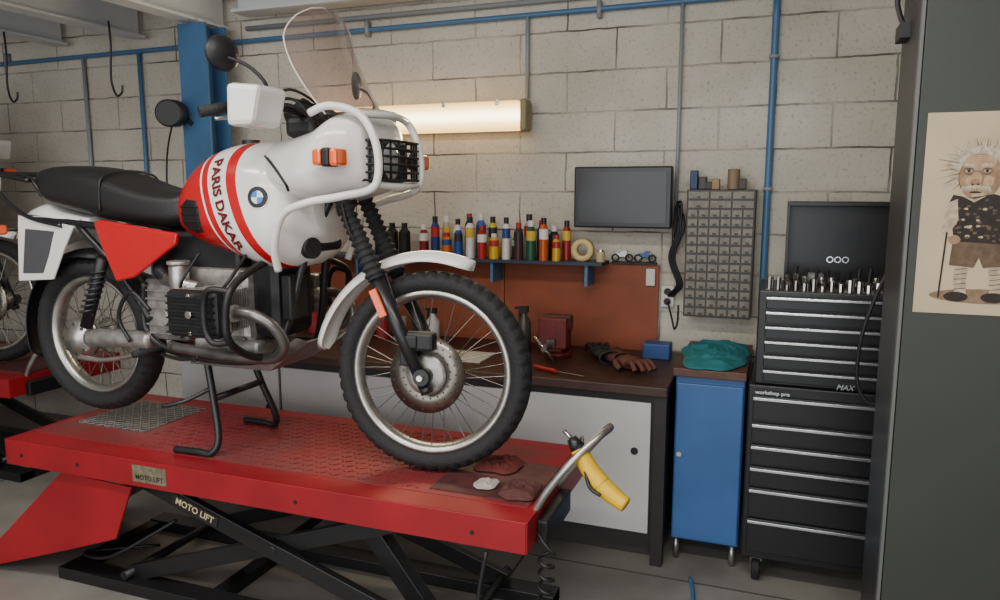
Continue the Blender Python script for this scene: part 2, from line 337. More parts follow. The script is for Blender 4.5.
def cloth(name,x0,x1,y0,y1,z,amp,mat,seed=1,nx=70,ny=110,fq=14,drop=None):
    v=[];f=[]; cx,cy=(x0+x1)/2,(y0+y1)/2; rx,ry=(x1-x0)/2,(y1-y0)/2
    for i in range(nx+1):
        for j in range(ny+1):
            a=2*math.pi*j/ny; q=i/nx; c,s=math.cos(a),math.sin(a)
            sq=(abs(c)**3.5+abs(s)**3.5)**(-1/3.5)
            k=(1+.20*mnoise.noise(Vector((c*1.8,s*1.8,seed*3.1))))*sq*.97
            x=cx+rx*k*q*c; y=cy+ry*k*q*s
            P=Vector((x*fq,y*fq,seed)); w=mnoise.noise(P*.6)*1.8
            r=1-min(1,abs(mnoise.noise(P+Vector((w,-w,0))))*3.2); r2=1-min(1,abs(mnoise.noise(P*2.0+Vector((w,0,3))))*3)
            lo_=.5+.5*mnoise.noise(P*.45+Vector((5,0,0)))
            env=min(1,(1-q)*3.2)**.7*.85+.15*(1-q)
            v.append((x,y,z+.003+max(0,amp*env*(.2+.5*lo_+.45*r*r+.18*r2*r2))))
    for i in range(nx):
        for j in range(ny): a=i*(ny+1)+j; f.append((a,a+1,a+ny+2,a+ny+1))
    o=mk(name,v,f,mat,smooth=True); s=o.modifiers.new('s','SOLIDIFY'); s.thickness=.003; s.offset=1; return o
teal=M('teal_cloth',(34,112,118),.85)
cloth('cleaning_cloth',-.395,-.10,3.14,3.73,.865,.042,teal,2,fq=8)
vz=E('bench_vise',(-1.0,3.45,.8)); vr=M('vise_red',(112,36,34),.45,noise=.3,scale=20)
cyl('swivel_base',(-1.0,3.5,.795),(-1.0,3.5,.82),.065,vr,vz); bb('body',-1.04,-.96,3.42,3.60,.82,.93,vr,vz,.012)
bb('fixed_jaw',-1.07,-.93,3.47,3.52,.93,1.0,vr,vz,.008); bb('moving_jaw',-1.07,-.93,3.38,3.43,.85,1.0,vr,vz,.008); bb('slide',-1.02,-.98,3.36,3.48,.86,.90,steel,vz)
bb('jaw_plate',-1.07,-.93,3.455,3.47,.965,1.003,steel,vz); bb('jaw_plate_2',-1.07,-.93,3.43,3.445,.965,1.003,steel,vz)
cyl('screw',(-1.0,3.25,.875),(-1.0,3.40,.875),.014,steel,vz); cyl('handle',(-1.05,3.26,.93),(-.95,3.26,.82),.007,chrome,vz)
def bottle(name,x,y,z,h,r,c,cap):
    o=lathe(name,(x,y,z),[(0,0),(r,0),(r,h*.62),(r*.45,h*.75),(r*.45,h*.82),(0,h*.82)],c); 
    e=mk('trigger',boxv((x,y,z+h*.88),(r*1.2,r*.7,h*.12))+boxv((x-r*.9,y,z+h*.9),(r,r*.4,h*.05))+boxv((x-r*.7,y,z+h*.78),(r*.25,r*.35,h*.16)),[tuple(a+8*k for a in f) for k in range(3) for f in BF],cap); e.parent=o; return o
bottle('spray_bottle',-1.18,3.5,.795,.25,.035,M('bottle_dark',(70,66,62),.3),black)
bottle('spray_bottle.001',-1.66,3.45,.795,.22,.035,M('bottle_white',(205,205,205),.3),black)
def glove(name,x,y,z,rot,mat,s=1.0):
    g=G(); c_,s_=math.cos(rot),math.sin(rot)
    T=lambda px,py,pz:(x+s*(px*c_-py*s_),y+s*(px*s_+py*c_),z+s*pz)
    for k in range(4):
        px=-.036+.024*k; L_=[.075,.088,.084,.068][k]
        g.tube([T(px*.9,.03,.022),T(px,.065,.036),T(px*1.15,.065+L_*.5,.042),T(px*1.25,.06+L_,.018)],[.0125*s,.0105*s],mat,n=12)
    g.tube([T(.035,-.02,.02),T(.062,.01,.034),T(.078,.04,.026),T(.074,.062,.016)],[.015*s,.011*s],mat,n=12)
    v,f=latheg((0,0,0),[(0,-.055),(.030,-.05),(.046,-.02),(.050,.02),(.046,.045),(.03,.058),(0,.062)],'y',24)
    g.add([T(a[0],a[1],max(.001,.026+a[2]*.56)) for a in v],f,mat)
    v,f=latheg((0,0,0),[(.038,-.05),(.046,-.075),(.052,-.12),(.047,-.12),(.036,-.06)],'y',24)
    g.add([T(a[0],a[1],max(.001,.028+a[2]*.6)) for a in v],f,mat)
    return g.make(name,smooth=True)
gl=M('dark_glove',(36,34,36),.7,bump=.2,bscale=60); bl_=M('brown_leather',(96,54,44),.7,bump=.2,bscale=60)
glove('work_glove',-.775,3.50,.795,.5,gl,1.1); glove('work_glove.001',-.63,3.36,.795,-2.4,bl_,1.1)
bb('blue_parts_box',-.60,-.47,3.57,3.67,.795,.87,M('box_blue',(44,80,135),.5),None,.006)
bb('document_pad',-1.55,-1.3,3.2,3.42,.795,.80,M('paper',(200,197,190),.7))
g=G(); g.cyl((-1.02,3.18,.808),(-.90,3.12,.808),.010,M('red_handle',(150,28,28),.4)); g.cyl((-.90,3.12,.808),(-.76,3.07,.808),.004,chrome); g.make('screwdriver')
g=G(); random.seed(21)
for i in range(9):
    x=-2.7+i*.11; h=random.uniform(.06,.18); m=M('jar_%d'%(i%4),[(60,60,62),(120,100,80),(160,40,40),(190,190,185)][i%4],.5); g.cyl((x,3.6,.795),(x,3.6,.795+h),.035,m,n=16)
g.make('bench_jars')
# ---------- tool chest
tc=E('tool_chest',(.25,3.3,0)); tb=M('chest_black',(22,23,26),.36,noise=.15,scale=5); th=M('drawer_handle_silver',(205,208,210),.25,.9)
X0,X1=-.09,.58
bb('roller_cabinet',X0,X1,3.06,3.50,.115,.84,tb,tc,.006)
zs=[(.70,.80),(.61,.69),(.52,.60),(.43,.51),(.30,.42),(.15,.29)]
for i,(a,b) in enumerate(zs):
    bb('drawer_%d'%i,X0+.02,X1-.02,3.045,3.06,a,b,tb,tc,.003); bb('drawer_pull_%d'%i,X0+.02,X1-.02,3.03,3.046,b-.016,b-.004,th,tc,.002)
bb('top_chest',X0+.02,X1-.02,3.08,3.48,.84,1.215,tb,tc,.006)
for i in range(6):
    b=1.195-i*.058
    bb('chest_drawer_%d'%i,X0+.05,X1-.05,3.065,3.08,b-.050,b,tb,tc,.003); bb('chest_pull_%d'%i,X0+.05,X1-.05,3.05,3.066,b-.012,b-.002,th,tc,.002)
bb('lid',.02,.56,3.47,3.50,1.215,1.555,tb,tc,.006)
bb('lid_lip',.02,.56,3.41,3.47,1.535,1.555,tb,tc,.003); bb('lid_side',.02,.03,3.41,3.47,1.23,1.54,tb,tc)
text('lid_emblem','MAXI',.085,lambda x,y:(.19+x*1.25+y*.2,3.466,1.41+y),M('emblem_grey',(44,46,50),.3,.5),tc,0)
g=G()
for k in range(3): v,f=latheg((.20+.03*k,3.467,1.31),[(.009,-.002),(.014,-.002),(.014,.002),(.009,.002)],'y',20); g.add(v,f,th)
g.make('lid_stickers',tc)
for i,(x,y) in enumerate(((-.03,3.12),(.5,3.12),(-.03,3.44),(.5,3.44))):
    cyl('caster_%d'%i,(x-.016,y,.05),(x+.016,y,.05),.05,rubber,tc,bevel=.005); bb('caster_fork_%d'%i,x-.024,x+.024,y-.02,y+.02,.085,.116,steel,tc); bb('caster_arm_%d'%i,x-.024,x-.018,y-.015,y+.015,.04,.09,steel,tc)
text('badge','workshop pro',.022,lambda x,y:(.0+x,3.043,.815+y),th,tc); text('badge_b','MAX',.028,lambda x,y:(.26+x+y*.3,3.0645,.855+y),th,tc)
g=G(); random.seed(5)
for i in range(17):
    x=-.03+i*.032
    for y in(3.12,3.17,3.22,3.28): 
        h=random.uniform(.02,.05); g.cyl((x,y,1.215),(x,y,1.215+h),random.uniform(.008,.013),chrome,n=10)
g.make('socket_set',tc)
g=G()
for i in range(12):
    x=.06+i*.04; g.cyl((x,3.33,1.215),(x+.01,3.36,1.26+random.uniform(0,.03)),.007,blk2,n=8)
g.make('screwdriver_rack',tc)
lathe('tape_reel',(.14,3.42,1.215),[(.0,0),(.035,0),(.04,.02),(.035,.04),(0,.04)],M('reel_grey',(150,150,150),.4),tc)
# ---------- locker with poster
lk=E('metal_locker',(.8,2.3,0)); lm=M('locker_green_grey',(46,50,43),.5,noise=.12,scale=3); le=M('locker_edge',(38,38,38),.4)
bb('carcass',.292,1.3,2.112,2.46,0,2.32,le,lk,.004); bb('front_panel',.298,1.297,2.10,2.112,.01,2.31,lm,lk,.003)
bb('edge_strip',.288,.296,2.098,2.125,.01,2.31,M('strip_grey',(90,92,90),.4),lk,.001)
g=G(); g.box(.268,.292,2.30,2.40,2.0,2.04,black); g.tube([(.28,2.35,2.04),(.262,2.35,2.10),(.275,2.35,2.16),(.29,2.36,2.12)],.007,black); g.make('hook_bracket',lk)
ps=E('caricature_poster',(.48,2.09,1.54)); pa=M('poster_paper',(188,170,140),.7,noise=.16,scale=6); 
YP=2.0985
bb('sheet',.318,.66,YP-.001,2.0998,1.30,1.785,pa,ps)
def flat(name,poly,mat,d):
    n=len(poly); y=YP-.0012-d*.0003
    return mk(name,[(x,y,z) for x,z in poly],[tuple(range(n))],mat,ps)
def blob(cx,cz,rx,rz,n=40,jag=0,seed=1,rot=0):
    random.seed(seed); o=[]
    for i in range(n):
        a=2*math.pi*i/n; k=1+random.uniform(-jag,jag) if jag else 1
        x,z=rx*k*math.cos(a),rz*k*math.sin(a); o.append((cx+x*math.cos(rot)-z*math.sin(rot),cz+x*math.sin(rot)+z*math.cos(rot)))
    return o
ink=M('ink_dark',(44,36,32),.8,noise=.3,scale=70); skin=M('ink_skin',(160,126,96),.8,noise=.35,scale=60,col2=(132,102,78)); skl=M('ink_skin_light',(182,150,118),.8,noise=.25,scale=60)
hair=M('ink_hair',(192,180,158),.8,noise=.4,scale=110); ink2=M('ink_mid',(104,84,66),.8,noise=.4,scale=60); ink3=M('ink_soft',(138,112,88),.8,noise=.3,scale=60); ban=M('ink_bandage',(184,168,142),.8,noise=.35,scale=80)
flat('ground_shade',blob(.47,1.345,.12,.018),ink3,0)
random.seed(4)
for i in range(150): # wild hair strands
    a=math.pi*(-.22+1.44*i/149); l=random.uniform(.018,.048); r0=random.uniform(.030,.042); c,s=math.cos(a),math.sin(a); cxh,czh=.443,1.652; wd=.0035
    b1=(cxh+r0*c*1.2-wd*s,czh+r0*s+wd*c); b2=(cxh+r0*c*1.2+wd*s,czh+r0*s-wd*c); t=(cxh+(r0+l)*c*1.2+random.uniform(-.012,.012),czh+(r0+l*.8)*s+random.uniform(-.010,.010))
    flat('lock_%d'%i,[b1,b2,t],[hair,ink3,hair,ban][i%4],.8+.01*i)
flat('hair',blob(.443,1.664,.054,.040,60,.12,4),hair,2.4)
flat('face_outline',blob(.438,1.633,.0455,.054),ink2,2.9); flat('face',blob(.438,1.634,.044,.052),skin,3); flat('jaw',blob(.438,1.604,.034,.025),skin,3.1)
flat('cheek_light',blob(.420,1.622,.012,.013),skl,3.15); flat('cheek_light_2',blob(.456,1.622,.011,.013),skl,3.15); flat('cheek_shade',blob(.474,1.626,.006,.024),ink3,3.2); flat('forehead',blob(.436,1.668,.034,.020),skl,3.2); flat('chin',blob(.436,1.590,.014,.009),skl,3.3)
flat('ear',blob(.485,1.636,.010,.017),skin,3.4); flat('ear_in',blob(.486,1.636,.005,.010),ink2,3.5); nm=M('ink_nose',(150,112,84),.8)
flat('nose_shade',blob(.431,1.627,.0145,.0185),ink3,4.9); flat('nose',blob(.429,1.628,.0125,.0165),skl,5); flat('nose_tip',blob(.428,1.620,.011,.008),nm,5.05); flat('nostril',blob(.423,1.615,.003,.002),ink,5.1); flat('nostril_2',blob(.434,1.615,.003,.002),ink,5.1)
random.seed(11)
for i in range(26):
    x=.404+.0022*i; dz=abs(x-.431)*.35; flat('whisker_%d'%i,[(x-.0018,1.613-dz*.4),(x+.0018,1.613-dz*.4),(x+(x-.431)*.25,1.600-dz+random.uniform(-.002,.002))],[hair,ban][i%2],5.2+.01*i)
flat('mouth',blob(.431,1.596,.013,.0025),ink,5.15)
for x in(.413,.451): flat('eye_socket',blob(x,1.646,.012,.009),ink3,4.8); flat('eye_white',blob(x,1.647,.0075,.0045),ban,5); flat('pupil',blob(x,1.647,.0035,.004),ink,6); flat('eyelid',blob(x,1.651,.010,.0022),ink2,6.1); flat('brow',blob(x,1.660,.014,.0035,20,.35,8),hair,6); flat('eye_bag',blob(x,1.639,.009,.0015),ink2,5.2)
for i in range(4): flat('wrinkle_%d'%i,[(.410,1.668+.005*i),(.433,1.6705+.005*i),(.462,1.667+.005*i),(.433,1.6695+.005*i)],ink3,5)
for s_ in(-1,1): flat('smile_line',[(.431+s_*.016,1.620),(.431+s_*.024,1.608),(.431+s_*.024,1.598),(.431+s_*.0225,1.608)],ink2,5)
flat('body',[(.385,1.590),(.42,1.583),(.47,1.592),(.505,1.58),(.518,1.53),(.505,1.47),(.45,1.465),(.395,1.475),(.385,1.53),(.373,1.56)],ink,3.6)
random.seed(9)
for i in range(60):
    x=random.uniform(.388,.505);z=random.uniform(1.475,1.583); flat('pattern_%d'%i,blob(x,z,.005,.003,6,.3,i),ban if i%4==0 else ink2,4+.005*i)
flat('collar',[(.405,1.586),(.43,1.572),(.455,1.588),(.43,1.580)],ban,4.6)
flat('arm',[(.375,1.57),(.395,1.58),(.40,1.53),(.385,1.50),(.40,1.485),(.39,1.475),(.365,1.50)],ban,4.5); flat('hand',blob(.395,1.482,.013,.011),skin,5)
flat('arm_2',[(.495,1.58),(.52,1.57),(.535,1.52),(.52,1.47),(.505,1.475),(.515,1.52)],skin,4.5)
flat('shorts',[(.392,1.478),(.505,1.472),(.515,1.42),(.46,1.415),(.45,1.44),(.44,1.415),(.388,1.42)],ink2,4.4)
flat('leg',[(.40,1.42),(.43,1.42),(.425,1.385),(.43,1.35),(.405,1.35),(.40,1.385)],ban,4); flat('leg_2',[(.47,1.42),(.505,1.42),(.50,1.385),(.505,1.35),(.478,1.35),(.475,1.385)],ban,4)
for i in range(5):
    z=1.36+.012*i; flat('wrap_%d'%i,[(.402,z),(.428,z+.004),(.428,z+.006),(.402,z+.002)],ink2,4.6); flat('wrapb_%d'%i,[(.476,z),(.503,z+.004),(.503,z+.006),(.476,z+.002)],ink2,4.6)
flat('shoe',blob(.408,1.343,.026,.012),ink,5); flat('shoe_2',blob(.487,1.343,.026,.012),ink,5)
flat('cane',[(.376,1.50),(.380,1.50),(.372,1.34),(.368,1.34)],ink,5.5)
tube('hanging_cable',[(.36,2.50,1.52),(.33,2.5,1.42),(.285,2.51,1.30),(.25,2.52,1.16),(.245,2.53,1.02),(.275,2.53,.95),(.32,2.53,.94)],.006,black,lk)
# ---------- lift
lf=E('motorcycle_lift',(-1.8,2.4,0)); PT=.612
def platem():
    m=M('chequer_plate',(158,38,46),.34,noise=.25,scale=3,col2=(130,66,66)).copy(); nt=m.node_tree;b=nt.nodes['Principled BSDF']; b.inputs['Metallic'].default_value=.25
    tcn=nt.nodes.new('ShaderNodeTexCoord'); w=nt.nodes.new('ShaderNodeTexChecker'); w.inputs['Scale'].default_value=38
    mp=nt.nodes.new('ShaderNodeMapping'); mp.inputs['Rotation'].default_value=(0,0,.785); nt.links.new(tcn.outputs['Object'],mp.inputs[0]); nt.links.new(mp.outputs[0],w.inputs['Vector'])
    bp=nt.nodes.new('ShaderNodeBump'); bp.inputs['Strength'].default_value=.8; bp.inputs['Distance'].default_value=.005; nt.links.new(w.outputs['Fac'],bp.inputs['Height']); nt.links.new(bp.outputs['Normal'],b.inputs['Normal']); return m
PX0,PX1,PY0,PY1=-2.89,-.675,2.03,2.75
bb('deck',PX0,PX1,PY0,PY1,PT-.02,PT-.002,liftred,lf,.003)
bb('tread_deck',PX0+.03,PX1-.03,PY0+.10,PY1-.08,PT-.003,PT,platem(),lf)
g=G(); tm_=M('tread_bars',(154,72,74),.3,.4,noise=.5,scale=8)
for i in range(58):
    for j in range(13):
        x=-2.36+i*.0285; y=PY0+.13+j*.042
        if x>PX1-.42: continue
        a=.785 if (i+j)%2 else -.785; R=Matrix.Rotation(a,3,'Z'); g.add(boxv((x,y,PT+.001),(.026,.006,.003),R),BF,tm_)
g.make('tread_pattern',lf)
bb('side_skirt_near',PX0,PX1,PY0-.004,PY0+.006,PT-.105,PT-.002,liftred,lf,.002); bb('side_skirt_far',PX0,PX1,PY1-.006,PY1+.004,PT-.105,PT-.002,liftred,lf,.002)
bb('end_skirt',PX1-.006,PX1+.004,PY0,PY1,PT-.105,PT-.002,liftred,lf,.002); bb('end_skirt_2',PX0-.004,PX0+.006,PY0,PY1,PT-.105,PT-.002,liftred,lf,.002)
for i,x in enumerate((-2.80,-2.5,-1.5,-.85)): cyl('hole_%d'%i,(x,PY0-.0055,PT-.06),(x,PY0-.003,PT-.06),.008,black,lf,n=12)
bb('mat_front',-1.06,-.70,2.16,2.50,PT,PT+.004,M('scuffed_mat',(88,46,46),.6,noise=.5,scale=25),lf)
g=G(); gm=M('grating',(172,168,164),.35,.7,noise=.4,scale=40); gd=M('grating_dark',(104,96,94),.5,.4,noise=.3,scale=20)
g.box(-2.80,-2.42,2.28,2.64,PT,PT+.002,gd)
for i in range(16):
    for j in range(15):
        x=-2.79+i*.024; y=2.292+j*.024; a=.785 if (i+j)%2 else -.785; g.add(boxv((x,y,PT+.003),(.024,.006,.004),Matrix.Rotation(a,3,'Z')),BF,gm)
g.make('steel_tread_panel',lf)
bl=M('lift_black',(24,24,26),.38)
def beam(name,a,b,y,w,t):
    d=Vector((b[0]-a[0],0,b[1]-a[1])); ang=math.atan2(d.z,d.x); L=d.length
    R=Matrix.Rotation(-ang,3,'Y'); return mk(name,boxv(((a[0]+b[0])/2,y,(a[1]+b[1])/2),(L,t,w),R),BF,bl,lf,bevel=.003)
for s,y in(('near',2.13),('far',2.62)):
    beam('scissor_a_'+s,(-2.32,.50),(-.95,.07),y,.065,.03); beam('scissor_b_'+s,(-1.10,.50),(-2.40,.06),y+.035,.065,.03)
    bb('base_rail_'+s,-2.75,-.75,y-.03,y+.06,.0,.05,bl,lf,.003); bb('top_rail_'+s,-2.6,-.9,y-.02,y+.05,.48,.51,bl,lf)
for i,(x,z) in enumerate(((-2.32,.49),(-1.10,.49),(-.97,.08),(-2.40,.07),(-1.68,.30))): cyl('cross_shaft_%d'%i,(x,2.11,z),(x,2.68,z),.018,bl,lf)
for i,x in enumerate((-2.72,-2.0,-.78)): bb('base_cross_%d'%i,x-.03,x+.03,2.1,2.68,.0,.045,bl,lf)
cyl('hydraulic_ram',(-2.1,2.38,.09),(-1.55,2.38,.27),.035,bl,lf); cyl('ram_rod',(-1.55,2.38,.27),(-1.2,2.38,.40),.017,chrome,lf)
beam('strut',(-1.42,.47),(-1.08,.04),2.27,.07,.06)
box('label_plate',(-2.02,2.113,.405),(.22,.002,.045),M('label_dark2',(34,30,28),.5),lf,rot=(0,17.4,0))
text('label_text','MOTO LIFT',.036,lambda x,y:(-2.02+x*math.cos(.304)+y*math.sin(.304),2.1105,.405-x*math.sin(.304)+y*math.cos(.304)),M('label_cream',(215,195,150),.5),lf)
bb('rating_label',-2.22,-2.06,PY0-.0055,PY0-.0035,PT-.085,PT-.02,M('label_dark',(120,112,90),.5,noise=.5,scale=60),lf); text('rating_text','MOTO LIFT',.026,lambda x,y:(-2.14+x,PY0-.0062,PT-.066+y),M('label_ink',(30,28,26),.5),lf)
o=mk('loading_ramp',[(-2.30,2.06,.49),(-2.30,2.70,.49),(-3.12,2.70,.012),(-3.12,2.06,.012)],[(0,1,2,3)],liftred,lf); s=o.modifiers.new('s','SOLIDIFY'); s.thickness=.012; s.offset=0
prism('ramp_side',[(-2.62,.50),(-2.26,.485),(-2.36,.26),(-2.62,.17),(-3.13,.0),(-3.13,.05)],2.05,2.06,liftred,lf,.003)
tube('hydraulic_hose',[(-2.2,2.2,.3),(-2.45,2.1,.15),(-2.7,2.2,.08),(-2.5,2.4,.05)],.007,black,lf)
tube('clamp_handle',[(-.70,2.14,.56),(-.65,2.14,.66),(-.57,2.16,.77),(-.50,2.22,.84),(-.48,2.28,.85),(-.50,2.34,.83),(-.57,2.38,.74),(-.65,2.38,.64),(-.69,2.38,.57)],.012,alu,lf,n=12)
bb('clamp_bracket',-.672,-.635,2.12,2.40,.50,.58,bl,lf,.006)
pts=[(-.66,2.10,.55),(-.635,2.08,.53)]
for i in range(121):
    a=i/120*2*math.pi*11; pts.append((-.625+.022*math.cos(a),2.08+.022*math.sin(a),.50-.48*i/120))
tube('coiled_air_hose',pts,.0055,black,lf,n=8,k=3)
tube('floor_hose',[(-.28,3.0,.012),(-.25,2.8,.012),(-.28,2.5,.012),(-.25,2.2,.012),(-.28,1.9,.012),(-.26,1.5,.012)],.008,M('hose_blue',(60,110,160),.5))
tube('air_hose',[(-.80,2.02,.50),(-.82,2.0,.3),(-.75,1.98,.1),(-.6,1.95,.012),(-.4,1.8,.012)],.007,black,lf)
gn=E('air_blow_gun',(-.5,2.2,.7))
tube('body',[(-.56,2.20,.80),(-.52,2.19,.74),(-.48,2.18,.70)],[.026,.032],yellow,gn,n=14); tube('handle',[(-.48,2.18,.70),(-.44,2.17,.675),(-.40,2.16,.655)],[.032,.024],yellow,gn,n=14)
tube('body_front',[(-.585,2.205,.83),(-.56,2.20,.80)],[.016,.026],blk2,gn,n=14)
tube('trigger',[(-.53,2.17,.745),(-.51,2.15,.70),(-.475,2.145,.68)],.006,blk2,gn); tube('nozzle',[(-.58,2.205,.825),(-.61,2.21,.85)],.007,chrome,gn); tube('hook_ring',[(-.55,2.20,.80),(-.555,2.23,.83),(-.57,2.26,.80),(-.56,2.23,.77)],.005,chrome,gn,closed=True)
rd=M('rag_red',(98,36,36),.85)
cloth('shop_rag',-.99,-.83,2.35,2.51,PT+.004,.028,rd,11,fq=16); cloth('shop_rag.001',-.83,-.70,2.15,2.31,PT+.004,.025,M('rag_dark',(82,44,42),.85),12,fq=16); cloth('shop_rag.002',-.93,-.85,2.20,2.29,PT+.004,.012,M('rag_white',(170,160,155),.85),13,fq=24)
# ---------- MOTORCYCLE
mb=E('motorcycle',(-1.9,2.34,PT)); YC=2.34
def wheel(pre,cx,cz,R,tw,rimr):
    W=mb
    prof=[];n=20; h=R-rimr
    for j in range(n):
        a=-math.pi+2*math.pi*j/n
        prof.append((rimr+h/2+h/2*math.cos(a)*1.0, tw/2*math.sin(a)))
    def mod(i,j,r,hh):
        if r>rimr+h*.72:
            k=(i+ (3 if hh>0 else 0))%6
            return -.006 if k<2 else 0
        return 0
    lathe(pre+'_tyre',(cx,YC,cz),prof,rubber,W,axis='y',seg=300,mod=mod,closed=True)
    lathe(pre+'_rim',(cx,YC,cz),[(rimr+.008,-.032),(rimr+.010,-.026),(rimr-.012,-.018),(rimr-.020,0),(rimr-.012,.018),(rimr+.010,.026),(rimr+.008,.032),(rimr-.006,.034),(rimr-.022,.0),(rimr-.006,-.034)],alu,W,axis='y',seg=64,closed=True)
    g=G(); ns=40
    for i in range(ns):
        a=2*math.pi*i/ns; sd=1 if i%2 else -1; da=.35*(1 if (i//2)%2 else -1)
        p1=(cx+.055*math.cos(a+da),YC+sd*.04,cz+.055*math.sin(a+da)); p2=(cx+(rimr-.012)*math.cos(a),YC+sd*.008,cz+(rimr-.012)*math.sin(a)); g.cyl(p1,p2,.0018,steel,n=6)
    g.make(pre+'_spokes',W)
    lathe(pre+'_hub',(cx,YC,cz),[(.0,-.06),(.05,-.06),(.065,-.045),(.04,-.03),(.035,0),(.04,.03),(.065,.045),(.05,.06),(0,.06)],castm,W,axis='y')
pre_front=set(bpy.data.objects)
FWX=-1.128; FR=.356; FWZ=PT+FR; fw=mb
wheel('front',FWX,FWZ,FR,.092,.280)
dsm=M('disc_steel',(128,120,112),.3,.9,noise=.3,scale=10)
lathe('brake_disc',(FWX,YC-.066,FWZ),[(.05,-.003),(.135,-.003),(.135,.003),(.05,.003)],dsm,fw,axis='y',seg=48,closed=True)
g=G()
for k in range(20):
    for rr in(.085,.105,.122):
        a=2*math.pi*(k+rr*30)/20; p=(FWX+rr*math.cos(a),YC-.0695,FWZ+rr*math.sin(a)); g.cyl(p,(p[0],YC-.0685,p[2]),.0035,black,n=8)
g.make('disc_holes',fw)
lathe('disc_carrier',(FWX,YC-.07,FWZ),[(0,-.014),(.028,-.014),(.055,-.004),(.07,-.004),(.07,.004),(0,.004)],castm,fw,axis='y')
bb('brake_caliper',FWX-.085,FWX+.035,YC-.115,YC-.055,FWZ+.085,FWZ+.15,black,fw,.012); bb('caliper_piston_cover',FWX-.07,FWX-.02,YC-.122,YC-.11,FWZ+.095,FWZ+.14,gunm,fw,.006); bb('caliper_bracket',FWX-.09,FWX-.04,YC-.10,YC-.07,FWZ+.03,FWZ+.12,black,fw,.006)
FA=Vector((-1.475,0,1.66)); FB=Vector((FWX+.005,0,FWZ-.036))
for s,y in(('r',YC-.105),('l',YC+.105)):
    a=FA+Vector((0,y,0)); b=FB+Vector((0,y,0)); d=(b-a)
    cyl('fork_tube_'+s,a,a+d*.25,.021,steel,mb)
    g0=a+d*.06; g1=a+d*.50; NB=15; v=[];f=[];n=20; u,w=frame(d)
    for i in range(NB*4+1):
        t=i/(NB*4); p=g0+(g1-g0)*t; r=.025+.008*t+.005*math.sin(i*math.pi/2)
        for j in range(n): q=2*math.pi*j/n; v.append(p+u*r*math.cos(q)+w*r*math.sin(q))
    for i in range(NB*4):
        for j in range(n): f.append((i*n+j,i*n+(j+1)%n,(i+1)*n+(j+1)%n,(i+1)*n+j))
    mk('fork_gaiter_'+s,v,f,rubber,mb,smooth=True)
    cyl('fork_slider_'+s,a+d*.48,b,.027,blk2,mb,r2=.022); 
    cyl('axle_clamp_'+s,(FWX,y-.03,FWZ),(FWX,y+.03,FWZ),.028,blk2,mb)
    cyl('fork_foot_'+s,b,b+d*.03,.022,blk2,mb)
cyl('axle',(FWX,YC-.15,FWZ),(FWX,YC+.14,FWZ),.010,chrome,mb)
box('reflector',(-1.280,YC-.138,1.215),(.028,.012,.10),orange,mb,.003,rot=(0,-24.5,0))
tube('brake_hose',[(-1.43,YC-.12,1.60),(-1.38,YC-.14,1.45),(-1.30,YC-.07,1.30),(-1.24,YC-.12,1.15),(FWX-.06,YC-.10,FWZ+.15)],.005,black,mb)
bb('triple_clamp',-1.51,-1.44,YC-.135,YC+.135,1.60,1.635,black,mb,.006)
def arcshell(name,cx,cz,r0,r1,a0,a1,w0,w1,mat,parent,lip=.03,n=36,m=10):
    v=[];f=[]
    for i in range(n+1):
        t=i/n;a=math.radians(a0+(a1-a0)*t); r=r0+(r1-r0)*t; w=w0+(w1-w0)*t
        if t>.9: w*=math.sqrt(max(.05,1-((t-.9)/.1)**2))
        if t<.06: w*=math.sqrt(max(.05,1-((.06-t)/.06)**2))
        for j in range(m+1):
            s=-1+2*j/m; rr=r-lip*abs(s)**2.5; v.append((cx+rr*math.cos(a),YC+w*s,cz+rr*math.sin(a)))
    for i in range(n):
        for j in range(m): q=i*(m+1)+j; f.append((q,q+1,q+m+2,q+m+1))
    o=mk(name,v,f,mat,parent,smooth=True); s=o.modifiers.new('s','SOLIDIFY'); s.thickness=.005; s.offset=0; return o
arcshell('front_fender',FWX,FWZ,.445,.418,172,69,.062,.058,white,mb,.035)
tube('fender_stay',[(-1.28,YC-.078,1.32),(-1.24,YC-.09,1.22),(-1.21,YC-.10,1.10)],.006,black,mb)
ax=(FB-FA).normalized(); piv=Vector((FA.x,YC,FA.z)); SM=Matrix.Translation(piv)@Matrix.Rotation(math.radians(-8),4,ax)@Matrix.Translation(-piv)
for o in set(bpy.data.objects)-pre_front:
    if o.type=='MESH': o.data.transform(SM)
wheel('rear',-2.685,1.0,.328,.118,.242)
arcshell('rear_fender',-2.685,1.0,.372,.36,200,75,.075,.08,black,mb,.03)
